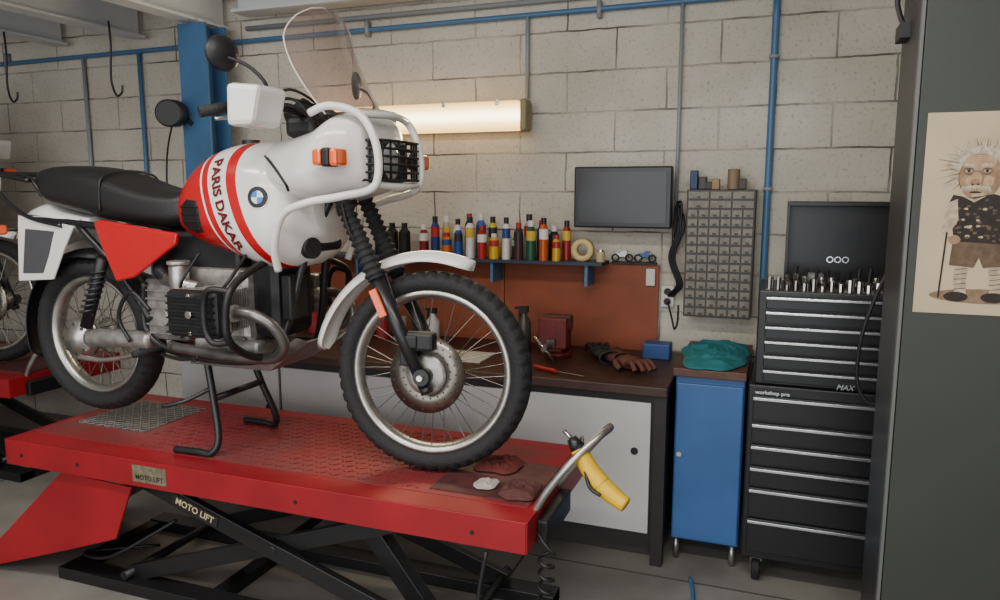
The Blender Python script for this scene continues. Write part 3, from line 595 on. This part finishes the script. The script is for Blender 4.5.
# tank
TS=[(-2.11,.10,1.57,1.47),(-2.07,.165,1.63,1.43),(-2.0,.20,1.70,1.40),(-1.92,.225,1.745,1.375),(-1.82,.243,1.77,1.35),(-1.70,.25,1.77,1.32),(-1.62,.24,1.75,1.325),(-1.56,.20,1.73,1.37),(-1.52,.12,1.70,1.45)]
def tankm():
    m=bpy.data.materials.new('tank_livery'); m.use_nodes=True; nt=m.node_tree; b=nt.nodes['Principled BSDF']; N=nt.nodes.new;L=nt.links.new
    t=N('ShaderNodeTexCoord'); s=N('ShaderNodeSeparateXYZ'); L(t.outputs['Object'],s.inputs[0])
    dz=N('ShaderNodeMath'); dz.operation='SUBTRACT'; L(s.outputs['Z'],dz.inputs[0]); dz.inputs[1].default_value=1.55
    sq=N('ShaderNodeMath'); sq.operation='MULTIPLY_ADD'; L(dz.outputs[0],sq.inputs[0]); sq.inputs[1].default_value=.30; L(s.outputs['X'],sq.inputs[2])
    q=N('ShaderNodeMath'); q.operation='POWER'; ab=N('ShaderNodeMath'); ab.operation='ABSOLUTE'; L(dz.outputs[0],ab.inputs[0]); L(ab.outputs[0],q.inputs[0]); q.inputs[1].default_value=2
    q2=N('ShaderNodeMath'); q2.operation='MULTIPLY_ADD'; L(q.outputs[0],q2.inputs[0]); q2.inputs[1].default_value=-.9; L(sq.outputs[0],q2.inputs[2])
    mr=N('ShaderNodeMapRange'); mr.inputs['From Min'].default_value=-2.2; mr.inputs['From Max'].default_value=-1.4; L(q2.outputs[0],mr.inputs['Value'])
    r=N('ShaderNodeValToRGB'); r.color_ramp.interpolation='CONSTANT'; R=lin(RED); Wc=lin((228,225,220)); e=r.color_ramp.elements
    pos=lambda x:(x+2.2)/.8
    e[0].color=R; e[0].position=0; e[1].position=pos(-1.895); e[1].color=Wc
    for x,c in((-1.885,R),(-1.855,Wc),(-1.768,R),(-1.722,Wc)): k=e.new(pos(x)); k.color=c
    L(mr.outputs[0],r.inputs['Fac']); L(r.outputs['Color'],b.inputs['Base Color']); b.inputs['Roughness'].default_value=.25; b.inputs['Coat Weight'].default_value=.5
    return m
loft('fuel_tank',TS,YC,tankm(),mb,e=2.8,nx=60,nr=64)
def ty(x,z,off=.003):
    w,zt,zb=interp(TS,x); zn=min(.98,abs((z-(zt+zb)/2)/((zt-zb)/2))); return YC-w*(1-zn**2.8)**(1/2.8)-off
def tx(x,y):
    a=math.radians(-75); X=-1.812+x*math.cos(a)-y*math.sin(a); Z=1.552+x*math.sin(a)+y*math.cos(a); X+=.9*(Z-1.55)**2*.7; return (X,ty(X,Z),Z)
text('side_lettering','PARIS DAKAR',.053,tx,M('lettering',(96,10,18),.4),mb,.035)
g=G(); cx,cz=-1.650,1.578
def disc(r,off,a0,a1,mat,n=32):
    vs=[(cx,ty(cx,cz,off),cz)];
    for i in range(n+1):
        a=a0+(a1-a0)*i/n; x,z=cx+r*math.cos(a),cz+r*math.sin(a); vs.append((x,ty(x,z,off),z))
    g.add(vs,[(0,i+1,i+2) for i in range(n)],mat)
disc(.038,.003,0,2*math.pi,chrome); disc(.036,.004,0,2*math.pi,black)
rb=M('roundel_blue',(50,115,190),.3)
for k in range(4): disc(.022,.0055,k*math.pi/2,(k+1)*math.pi/2,rb if k%2 else white)
g.make('tank_badge',mb)
g=G()
pv=[(-2.045,1.475),(-2.042,1.55),(-2.0,1.575),(-1.93,1.57),(-1.915,1.53),(-1.915,1.45),(-1.97,1.44)]
cxp=-1.98;czp=1.505; N_=len(pv); vs=[];fs=[]
for q in range(7):
    for i in range(N_*6):
        t=i/6; a=pv[int(t)%N_];b_=pv[(int(t)+1)%N_]; fr_=t-int(t); x=a[0]+(b_[0]-a[0])*fr_; z=a[1]+(b_[1]-a[1])*fr_; k=q/6
        x=cxp+(x-cxp)*k; z=czp+(z-czp)*k; vs.append((x,ty(x,z,.004 if q<6 else -.004),z))
n=N_*6
for q in range(6):
    for i in range(n): fs.append((q*n+i,q*n+(i+1)%n,(q+1)*n+(i+1)%n,(q+1)*n+i))
g.add(vs,fs,black)
for k in range(4):
    z=1.465+.026*k; g.tube([(x,ty(x,z,.006),z) for x in(-2.035,-2.0,-1.96,-1.925)],.003,blk2,n=6)
g.make('tank_vent',mb,smooth=True)
cyl('fuel_cap',(-1.86,YC,1.765),(-1.86,YC,1.785),.035,black,mb,bevel=.003)
loft('seat',[(-2.88,.06,1.655,1.60),(-2.85,.11,1.69,1.57),(-2.76,.145,1.70,1.53),(-2.60,.155,1.695,1.50),(-2.45,.155,1.665,1.475),(-2.30,.15,1.62,1.46),(-2.17,.14,1.60,1.455),(-2.09,.12,1.605,1.47),(-2.04,.07,1.60,1.50)],YC,seatm,mb,e=3)
tube('seat_strap',[(-2.46,YC-.157,1.52),(-2.46,YC-.145,1.64),(-2.46,YC-.07,1.673),(-2.46,YC+.07,1.673),(-2.46,YC+.145,1.64),(-2.46,YC+.157,1.52)],.005,black,mb)
for s,y,t in(('r',YC-.19,.02),('l',YC+.17,.02)):
    prism('side_panel_'+s,[(-2.465,1.48),(-2.43,1.49),(-2.06,1.445),(-2.07,1.405),(-2.28,1.275),(-2.37,1.255),(-2.43,1.38)],y,y+t,red,mb,.008)
loft('tail_section',[(-2.97,.06,1.50,1.42),(-2.94,.10,1.53,1.36),(-2.84,.12,1.55,1.38),(-2.72,.13,1.52,1.42),(-2.58,.12,1.50,1.45)],YC,white,mb,e=3)
TP=[(-2.95,1.50),(-2.60,1.49),(-2.65,1.45),(-2.71,1.36),(-2.78,1.24),(-2.98,1.225),(-2.965,1.38)]
prism('tail_side',TP,YC-.125,YC-.115,white,mb,.004); prism('tail_side_2',TP,YC+.115,YC+.125,white,mb,.004)
prism('tail_dark_insert',[(-2.91,1.445),(-2.75,1.437),(-2.79,1.34),(-2.83,1.265),(-2.945,1.26)],YC-.130,YC-.124,M('dark_grey_insert',(70,70,74),.5),mb,.003)
bb('tail_lamp',-3.03,-2.97,YC-.05,YC+.05,1.40,1.47,M('tail_red',(160,15,15),.2),mb,.008)
for s,y in(('r',YC-.17),('l',YC+.17)): bb('rear_indicator_'+s,-3.03,-2.99,y-.03,y+.03,1.42,1.46,orange,mb,.01)
cyl('rear_indicator_stem',(-3.0,YC-.17,1.44),(-3.0,YC+.17,1.44),.008,black,mb)
g=G()
for y in(YC-.11,YC-.04,YC+.04,YC+.11): g.tube([(-2.82,y,1.58),(-2.88,y,1.65),(-2.98,y,1.665),(-3.06,y,1.665)],.009,blk2)
g.tube([(-2.86,YC-.13,1.64),(-3.02,YC-.13,1.665),(-3.09,YC-.10,1.67),(-3.09,YC+.10,1.67),(-3.02,YC+.13,1.665),(-2.86,YC+.13,1.64)],.010,blk2)
for y in(YC-.13,YC+.13): g.tube([(-3.05,y,1.665),(-3.05,y,1.60),(-2.90,y,1.50),(-2.70,y,1.46)],.009,blk2)
g.make('rear_rack',mb,smooth=True)
# fairing
FS=[(-1.68,.17,1.745,1.64),(-1.62,.235,1.775,1.585),(-1.54,.262,1.79,1.56),(-1.46,.26,1.815,1.56),(-1.40,.235,1.86,1.575),(-1.34,.19,1.865,1.59),(-1.305,.15,1.84,1.61),(-1.29,.10,1.79,1.64)]
loft('front_fairing',FS,YC,white,mb,e=2.9,nx=50,nr=56)
bb('dashboard',-1.62,-1.50,YC-.13,YC+.13,1.78,1.85,black,mb,.02)
for i,y in enumerate((YC-.06,YC+.06)): cyl('gauge_%d'%i,(-1.63,y,1.84),(-1.56,y,1.88),.045,black,mb)
g=G()
def fy(x,z,off):
    w,zt,zb=interp(FS,x); zn=min(.97,abs((z-(zt+zb)/2)/((zt-zb)/2))); return YC-w*(1-zn**2.9)**(1/2.9)-off
g.tube([(x,fy(x,z,.002),z) for x,z in((-1.645,1.715),(-1.60,1.70),(-1.555,1.66),(-1.53,1.62),(-1.535,1.60))],.005,black); g.make('fairing_seam',mb,smooth=True)
bb('headlight_surround',-1.335,-1.275,YC-.115,YC+.115,1.625,1.775,blk2,mb,.015)
lathe('headlight_lens',(-1.275,YC,1.70),[(0,.012),(.04,.009),(.062,0),(.066,-.01)],M('lens_glass',(205,210,212),.1,.4),mb,axis='x')
g=G()
for k in range(6):
    z=1.635+.026*k; g.tube([(-1.33,YC-.13,z),(-1.245,YC-.125,z),(-1.235,YC-.11,z),(-1.230,YC,z),(-1.235,YC+.11,z),(-1.245,YC+.125,z),(-1.33,YC+.13,z)],.0042,black)
for y in(-.122,-.075,-.025,.025,.075,.122):
    x=-1.230-.012*abs(y/.118); g.tube([(x,YC+y,1.63),(x,YC+y,1.77)],.0042,black)
for x in(-1.29,-1.255):
    for s in(-1,1): g.tube([(x,YC+s*.128,1.63),(x,YC+s*.128,1.77)],.0042,black)
g.make('headlight_stone_guard',mb,smooth=True)
for s in(-1,1):
    tube('fairing_bar_%s'%('r' if s<0 else 'l'),[(-1.46,YC+s*.21,1.85),(-1.39,YC+s*.20,1.872),(-1.30,YC+s*.165,1.845),(-1.25,YC+s*.155,1.76),(-1.24,YC+s*.155,1.66),(-1.265,YC+s*.165,1.605),(-1.35,YC+s*.225,1.58),(-1.45,YC+s*.26,1.56),(-1.54,YC+s*.265,1.52),(-1.585,YC+s*.255,1.42),(-1.60,YC+s*.22,1.33)],.0135,white,mb,n=12)
tube('fairing_bar_cross',[(-1.255,YC-.155,1.62),(-1.235,YC,1.612),(-1.255,YC+.155,1.62)],.0125,white,mb,n=12); tube('fairing_bar_top',[(-1.30,YC-.165,1.845),(-1.265,YC,1.852),(-1.30,YC+.165,1.845)],.0125,white,mb,n=12)
for s,y,xo in(('r',YC-.25,.02),('l',YC+.27,.06)):
    sg=-1 if s=='r' else 1
    bb('indicator_body_'+s,xo-1.395,xo-1.365,y-.035,y+.035,1.675,1.735,black,mb,.008); bb('indicator_lens_'+s,xo-1.365,xo-1.335,y-.035,y+.035,1.677,1.733,orange,mb,.01); bb('indicator_lens_b_'+s,xo-1.43,xo-1.395,y-.033,y+.033,1.679,1.731,orange,mb,.01)
    cyl('indicator_stem_'+s,(xo-1.38,y,1.70),(xo-1.39,y-sg*.10,1.70),.012,black,mb)
def screenm():
    m=bpy.data.materials.new('tinted_screen'); m.use_nodes=True; nt=m.node_tree; nt.nodes.clear(); N=nt.nodes.new;L=nt.links.new
    o=N('ShaderNodeOutputMaterial'); tr=N('ShaderNodeBsdfTransparent'); tr.inputs['Color'].default_value=lin((226,210,204)); gl=N('ShaderNodeBsdfGlossy'); gl.inputs['Roughness'].default_value=.05
    df=N('ShaderNodeBsdfDiffuse'); df.inputs['Color'].default_value=lin((205,190,184))
    fr=N('ShaderNodeFresnel'); fr.inputs['IOR'].default_value=1.5; a=N('ShaderNodeMixShader'); a.inputs[0].default_value=.12; L(tr.outputs[0],a.inputs[1]); L(df.outputs[0],a.inputs[2])
    b=N('ShaderNodeMixShader'); L(fr.outputs[0],b.inputs[0]); L(a.outputs[0],b.inputs[1]); L(gl.outputs[0],b.inputs[2]); L(b.outputs[0],o.inputs[0]); return m
v=[];f=[];n=24;m=24
def wsp(t,s):
    w=.205+.035*math.sin(t*math.pi*.9)-.025*t
    if t>.62: w*=math.sqrt(max(.0,1-((t-.62)/.385)**2))**.8
    cxx=-1.335-.165*t-.02*math.sin(t*math.pi); z=1.845+.372*t
    return (cxx-1.6*(w*s)**2, YC+w*s, z)
for i in range(n+1):
    for j in range(m+1): v.append(wsp(i/n,-1+2*j/m))
for i in range(n):
    for j in range(m): q=i*(m+1)+j; f.append((q,q+1,q+m+2,q+m+1))
mk('windscreen',v,f,screenm(),mb,smooth=True)
tube('windscreen_edge',[wsp(t,-1) for t in [i/12 for i in range(13)]]+[wsp(t,1) for t in [1-i/12 for i in range(1,13)]],.0028,M('screen_edge',(215,198,192),.3),mb,n=6,k=2)
tube('handlebar',[(-1.72,YC-.41,1.845),(-1.64,YC-.30,1.87),(-1.57,YC-.16,1.87),(-1.54,YC,1.84),(-1.57,YC+.16,1.87),(-1.64,YC+.30,1.87),(-1.72,YC+.41,1.845)],.012,black,mb)
for s,k in(('r',-1),('l',1)):
    cyl('grip_'+s,(-1.725,YC+k*.415,1.844),(-1.66,YC+k*.325,1.868),.018,rubber,mb)
    vv=boxv((-1.535,YC+k*.37,1.86),(.12,.15,.13)); 
    for i_ in (1,2): vv[i_].x-=.03
    for i_ in (0,3): vv[i_].x-=.005
    for i_ in (5,6): vv[i_].z-=.012
    mk('hand_guard_'+s,vv,BF,white,mb,bevel=.016)
    box('guard_recess_'+s,(-1.598,YC+k*.37,1.86),(.01,.11,.09),black,mb,.01)
    tube('brake_lever_'+s,[(-1.59,YC+k*.28,1.85),(-1.62,YC+k*.35,1.835),(-1.66,YC+k*.42,1.82)],.006,alu,mb)
    mx_,my_,mz_=(-1.645,YC+k*.39,2.02)
    tube('mirror_stalk_'+s,[(-1.60,YC+k*.29,1.87),(-1.53,YC+k*.33,1.92),(-1.57,YC+k*.36,1.98),(mx_+.01,my_,mz_-.01)],.006,black,mb)
    v,f=latheg((0,0,0),[(0,-.022),(.03,-.020),(.05,-.010),(.056,0),(.054,.004),(0,.006)],'x',32)
    R=Matrix.Rotation(math.radians(18*k),3,'Z')
    mk('mirror_'+s,[R@Vector((-a[0],a[1]*1.05,a[2]))+Vector((mx_,my_,mz_)) for a in v],f,black,mb,smooth=True)
g=G()
for k,(a,b,c) in enumerate(((.12,1.88,1.76),(.16,1.90,1.72),(.08,1.93,1.78),(-.12,1.90,1.7))):
    g.tube([(-1.60,YC-.27,1.86),(-1.54,YC-.20,b),(-1.49,YC-a,b-.06),(-1.49,YC-a*.6,c),(-1.50,YC-.04,1.62)],.005,black)
g.make('control_cables',mb,smooth=True)
bb('switchgear_r',-1.665,-1.61,YC-.315,YC-.255,1.85,1.905,black,mb,.008); bb('switchgear_l',-1.665,-1.61,YC+.255,YC+.315,1.85,1.905,black,mb,.008)
# engine
bb('crankcase',-2.12,-1.80,YC-.13,YC+.13,1.04,1.32,castm,mb,.03); bb('front_cover',-1.82,-1.68,YC-.11,YC+.11,1.06,1.40,gunm,mb,.04)
bb('oil_sump',-2.08,-1.78,YC-.12,YC+.12,.985,1.05,castm,mb,.015); bb('gearbox',-2.32,-2.10,YC-.12,YC+.12,1.02,1.27,castm,mb,.03)
g=G()
for k in range(6): g.box(-2.30,-2.13,YC-.127,YC-.118,1.05+k*.033,1.057+k*.033,castm)
for x,z in((-2.29,1.05),(-2.13,1.05),(-2.29,1.24),(-2.13,1.24),(-2.09,1.06),(-1.83,1.06),(-2.09,1.29),(-1.83,1.30)): g.cyl((x,YC-.14,z),(x,YC-.12,z),.009,steel,n=8)
g.cyl((-2.2,YC-.15,1.12),(-2.2,YC-.12,1.12),.035,castm,n=24); g.make('gearbox_ribs',mb,bevel=.002)
bb('airbox',-2.25,-1.85,YC-.11,YC+.11,1.30,1.45,black,mb,.02)
for s,k in(('r',-1),('l',1)):
    g=G()
    for i in range(9):
        y=YC+k*(.14+i*.0125)
        g.box(-1.965,-1.80,min(y,y+k*.005),max(y,y+k*.005),1.105,1.255,castm)
    g.make('cylinder_fins_'+s,mb,bevel=.002)
    cyl('cylinder_barrel_'+s,(-1.885,YC+k*.12,1.18),(-1.885,YC+k*.27,1.18),.065,gunm,mb)
    bb('cylinder_head_'+s,-1.985,-1.775,min(YC+k*.25,YC+k*.29),max(YC+k*.25,YC+k*.29),1.10,1.26,castm,mb,.01)
    bb('valve_cover_'+s,-1.995,-1.765,min(YC+k*.288,YC+k*.335),max(YC+k*.288,YC+k*.335),1.095,1.262,gunm,mb,.022)
    g=G()
    for i in range(6):
        z=1.112+i*.025; y=YC+k*.336; g.box(-1.98,-1.78,y-.012,y+.012,z,z+.007,gunm)
    g.cyl((-1.88,YC+k*.33,1.18),(-1.88,YC+k*.352,1.18),.014,chrome,n=10)
    for z in(1.115,1.245): g.cyl((-1.88,YC+k*.33,z),(-1.88,YC+k*.348,z),.008,chrome,n=10)
    g.make('valve_cover_ribs_'+s,mb,bevel=.002)
    cyl('carburettor_'+s,(-2.07,YC+k*.18,1.235),(-2.07,YC+k*.18,1.33),.036,alu,mb,bevel=.006); cyl('carburettor_cap_'+s,(-2.07,YC+k*.18,1.33),(-2.07,YC+k*.18,1.345),.041,castm,mb,bevel=.004); cyl('float_bowl_'+s,(-2.07,YC+k*.18,1.185),(-2.07,YC+k*.18,1.235),.03,castm,mb,bevel=.005)
    cyl('intake_'+s,(-2.16,YC+k*.16,1.27),(-1.96,YC+k*.2,1.25),.023,alu,mb); tube('air_pipe_'+s,[(-2.14,YC+k*.16,1.27),(-2.2,YC+k*.14,1.31),(-2.2,YC+k*.08,1.36)],.027,black,mb)
    tube('fuel_line_'+s,[(-2.05,YC+k*.20,1.22),(-2.0,YC+k*.24,1.28),(-1.95,YC+k*.20,1.38)],.005,black,mb); tube('plug_lead_'+s,[(-1.80,YC+k*.30,1.24),(-1.74,YC+k*.30,1.30),(-1.76,YC+k*.18,1.38)],.006,black,mb)
    tube('exhaust_header_'+s,[(-1.79,YC+k*.24,1.17),(-1.73,YC+k*.27,1.185),(-1.67,YC+k*.27,1.18),(-1.61,YC+k*.25,1.14),(-1.59,YC+k*.22,1.075),(-1.64,YC+k*.19,1.02),(-1.75,YC+k*.17,1.0),(-1.95,YC+k*.16,1.0),(-2.15,YC+k*.15,1.01)],.020,exm,mb,n=14)
    cyl('header_nut_'+s,(-1.80,YC+k*.24,1.168),(-1.755,YC+k*.262,1.18),.030,castm,mb)
    tube('crash_bar_'+s,[(-1.70,YC+k*.12,1.36),(-1.70,YC+k*.26,1.32),(-1.69,YC+k*.36,1.27),(-1.70,YC+k*.375,1.18),(-1.70,YC+k*.36,1.10),(-1.71,YC+k*.25,1.03),(-1.72,YC+k*.10,.99)],.013,black,mb,n=12)
    tube('crash_bar_b_'+s,[(-1.69,YC+k*.36,1.27),(-1.76,YC+k*.375,1.275),(-1.79,YC+k*.37,1.23),(-1.79,YC+k*.37,1.14),(-1.76,YC+k*.37,1.095),(-1.70,YC+k*.36,1.10)],.011,black,mb,n=12)
    tube('footpeg_'+s,[(-2.22,YC+k*.12,.99),(-2.22,YC+k*.27,1.0)],.014,rubber,mb)
tube('starter_cover',[(-2.1,YC,1.40),(-1.75,YC,1.42)],.06,gunm,mb)
bb('oil_cooler',-1.66,-1.62,YC-.13,YC-.02,1.14,1.30,black,mb,.006); bb('horn_block',-1.60,-1.54,YC-.10,YC+.10,1.38,1.54,black,mb,.02)
cyl('horn',(-1.56,YC-.10,1.40),(-1.53,YC-.11,1.40),.038,blk2,mb,bevel=.005)
fr=[('down_tube_r',[(-1.50,YC-.03,1.58),(-1.60,YC-.07,1.35),(-1.66,YC-.11,1.10),(-1.75,YC-.13,.985),(-2.1,YC-.13,.975),(-2.3,YC-.12,1.05),(-2.3,YC-.12,1.25)]),
('down_tube_l',[(-1.50,YC+.03,1.58),(-1.60,YC+.07,1.35),(-1.66,YC+.11,1.10),(-1.75,YC+.13,.985),(-2.1,YC+.13,.975),(-2.3,YC+.12,1.05),(-2.3,YC+.12,1.25)]),
('backbone',[(-1.47,YC,1.64),(-1.7,YC,1.45),(-2.1,YC,1.44),(-2.35,YC,1.40)]),
('subframe_r',[(-2.2,YC-.11,1.42),(-2.6,YC-.12,1.47),(-2.93,YC-.11,1.49)]),('subframe_l',[(-2.2,YC+.11,1.42),(-2.6,YC+.12,1.47),(-2.93,YC+.11,1.49)]),
('strut_r',[(-2.28,YC-.12,1.10),(-2.42,YC-.12,1.28),(-2.62,YC-.12,1.46)]),('strut_l',[(-2.28,YC+.12,1.10),(-2.42,YC+.12,1.28),(-2.62,YC+.12,1.46)])]
for n_,p_ in fr: tube(n_,p_,.014,blk2,mb)
cyl('steering_head',(-1.51,YC,1.68),(-1.45,YC,1.54),.035,blk2,mb)
bpm=M('bash_alloy',(132,116,112),.38,.8,noise=.4,scale=30)
mk('bash_plate',[(-2.08,YC-.14,.955),(-1.72,YC-.14,.955),(-1.56,YC-.13,1.07),(-1.56,YC+.13,1.07),(-1.72,YC+.14,.955),(-2.08,YC+.14,.955)],[(0,1,4,5),(1,2,3,4)],bpm,mb).modifiers.new('s','SOLIDIFY').thickness=.006
mk('bash_plate_side',[(-2.08,YC-.14,.955),(-1.72,YC-.14,.955),(-1.56,YC-.13,1.07),(-1.60,YC-.13,1.08),(-1.74,YC-.14,.99),(-2.08,YC-.14,.985)],[(0,1,2,3,4,5)],bpm,mb)
tube('swingarm',[(-2.28,YC-.12,1.02),(-2.45,YC-.13,1.02),(-2.60,YC-.12,1.01)],[.034,.038],castm,mb,n=16)
lathe('final_drive',(-2.685,YC-.095,1.0),[(0,-.045),(.04,-.045),(.045,-.035),(.070,-.03),(.085,-.01),(.085,.02),(.06,.035),(0,.035)],alu,mb,axis='y')
g=G()
for k in range(8):
    a=2*math.pi*k/8; p=(-2.685+.062*math.cos(a),YC-.132,1.0+.062*math.sin(a)); g.cyl(p,(p[0],YC-.12,p[2]),.006,steel,n=8)
g.make('final_drive_bolts',mb)
tube('torque_arm',[(-2.66,YC-.14,.93),(-2.5,YC-.14,.93),(-2.28,YC-.14,.98)],.010,alu,mb)
tube('rear_shock',[(-2.60,YC-.14,1.06),(-2.47,YC-.15,1.34)],.024,black,mb,n=12)
pts=[]
for i in range(61):
    a=i/60*2*math.pi*8; t=i/60; pts.append((-2.58+.09*t+.028*math.cos(a),YC-.15+.028*math.sin(a),1.11+.18*t))
tube('shock_spring',pts,.005,M('spring_black',(40,40,42),.35),mb,n=8,k=2)
cyl('silencer',(-2.35,YC+.19,1.12),(-2.85,YC+.19,1.24),.055,black,mb); tube('link_pipe',[(-2.15,YC+.15,1.01),(-2.28,YC+.18,1.06),(-2.36,YC+.19,1.12)],.024,exm,mb)
tube('collector_pipe',[(-2.15,YC-.15,1.01),(-2.22,YC-.05,1.0),(-2.15,YC+.15,1.01)],.020,exm,mb)
tube('brake_pedal',[(-2.2,YC-.16,.98),(-2.05,YC-.22,.985),(-1.96,YC-.24,1.0),(-1.94,YC-.27,1.0)],.007,blk2,mb)
tube('kick_guard',[(-2.34,YC-.17,1.02),(-2.38,YC-.18,1.12),(-2.30,YC-.19,1.22),(-2.22,YC-.18,1.15)],.008,blk2,mb)
g=G(); z0=PT+.013
for k in(-1,1): g.tube([(-2.02,YC+k*.12,.97),(-1.98,YC+k*.14,.82),(-1.94,YC+k*.17,.68),(-1.96,YC+k*.19,z0),(-2.02,YC+k*.195,z0),(-2.12,YC+k*.20,z0)],.014,blk2,n=12)
g.tube([(-1.98,YC-.14,.82),(-1.98,YC+.14,.82)],.013,blk2,n=12)
g.tube([(-1.99,YC-.135,.86),(-2.06,YC-.20,.82),(-2.14,YC-.23,.80)],.008,blk2,n=12)
g.make('centre_stand',mb,smooth=True)
# second lift and motorcycle further into the bay (shared meshes)
def dup(root,delta):
    r=E(root.name+'.001',Vector(root.location)+Vector(delta))
    for c in list(root.children):
        if c.name.startswith(('coiled','air_hose')): continue
        d=c.copy(); bpy.context.scene.collection.objects.link(d); d.parent=r; d.matrix_parent_inverse=c.matrix_parent_inverse.copy()
    return r
dup(lf,(-3.12,.68,0)); dup(mb,(-3.12,.68,0))
fan=E('work_lamp',(-3.2,3.4,2.0)); cyl('head',(-3.23,3.42,2.03),(-3.18,3.31,2.02),.075,black,fan,bevel=.01); cyl('head_rear',(-3.23,3.42,2.03),(-3.215,3.45,2.03),.075,black,fan,r2=.04); tube('arm',[(-3.215,3.44,2.03),(-3.18,3.452,2.0),(-3.15,3.458,1.97)],.012,black,fan)
tube('cord',[(-3.26,3.42,1.97),(-3.33,3.44,1.8),(-3.36,3.46,1.55),(-3.30,3.47,1.3),(-3.22,3.465,1.2)],.005,black,fan)
# fill lights: overhead fixtures added out of view to brighten the room
em=M('fill_tube',(255,250,240),.5,emis=6)
for i,(x,y) in enumerate(((-2.2,.9),(-.4,.9),(-2.2,-1.2),(-.4,-1.2))):
    o=E('ceiling_fill_fixture' if i==0 else 'ceiling_fill_fixture.%03d'%i,(x,y,2.95))
    bb('tray',x-.75,x+.75,y-.08,y+.08,2.93,3.0,ws,o,.005); cyl('tube_a',(x-.7,y-.04,2.91),(x+.7,y-.04,2.91),.014,em,o); cyl('tube_b',(x-.7,y+.04,2.91),(x+.7,y+.04,2.91),.014,em,o)
    ld=bpy.data.lights.new('ceiling_fill','AREA'); ld.shape='RECTANGLE'; ld.size=1.5; ld.size_y=.25; ld.energy=36; ld.color=(1,.96,.89)
    lo=bpy.data.objects.new('fill_lamp',ld); lo.location=(x,y,2.88); bpy.context.scene.collection.objects.link(lo); setp(lo,o)
ld=bpy.data.lights.new('daylight','AREA'); ld.shape='RECTANGLE'; ld.size=6; ld.size_y=2.6; ld.energy=128; ld.color=(.97,.98,1)
lo=bpy.data.objects.new('garage_door_daylight',ld); lo.location=(-1.0,-3.3,1.5); lo.rotation_euler=(math.radians(90),0,0); bpy.context.scene.collection.objects.link(lo)
w=bpy.data.worlds.new('World'); bpy.context.scene.world=w; w.use_nodes=True; w.node_tree.nodes['Background'].inputs[0].default_value=(.88,.94,1,1); w.node_tree.nodes['Background'].inputs[1].default_value=.8
cd=bpy.data.cameras.new('camera'); cd.sensor_width=36; cd.lens=27; cam=bpy.data.objects.new('camera',cd)
cam.location=(0,0,1.6); cam.rotation_euler=(math.radians(90-8.3),0,math.radians(20.5)); bpy.context.scene.collection.objects.link(cam); bpy.context.scene.camera=cam
cd.clip_start=.02
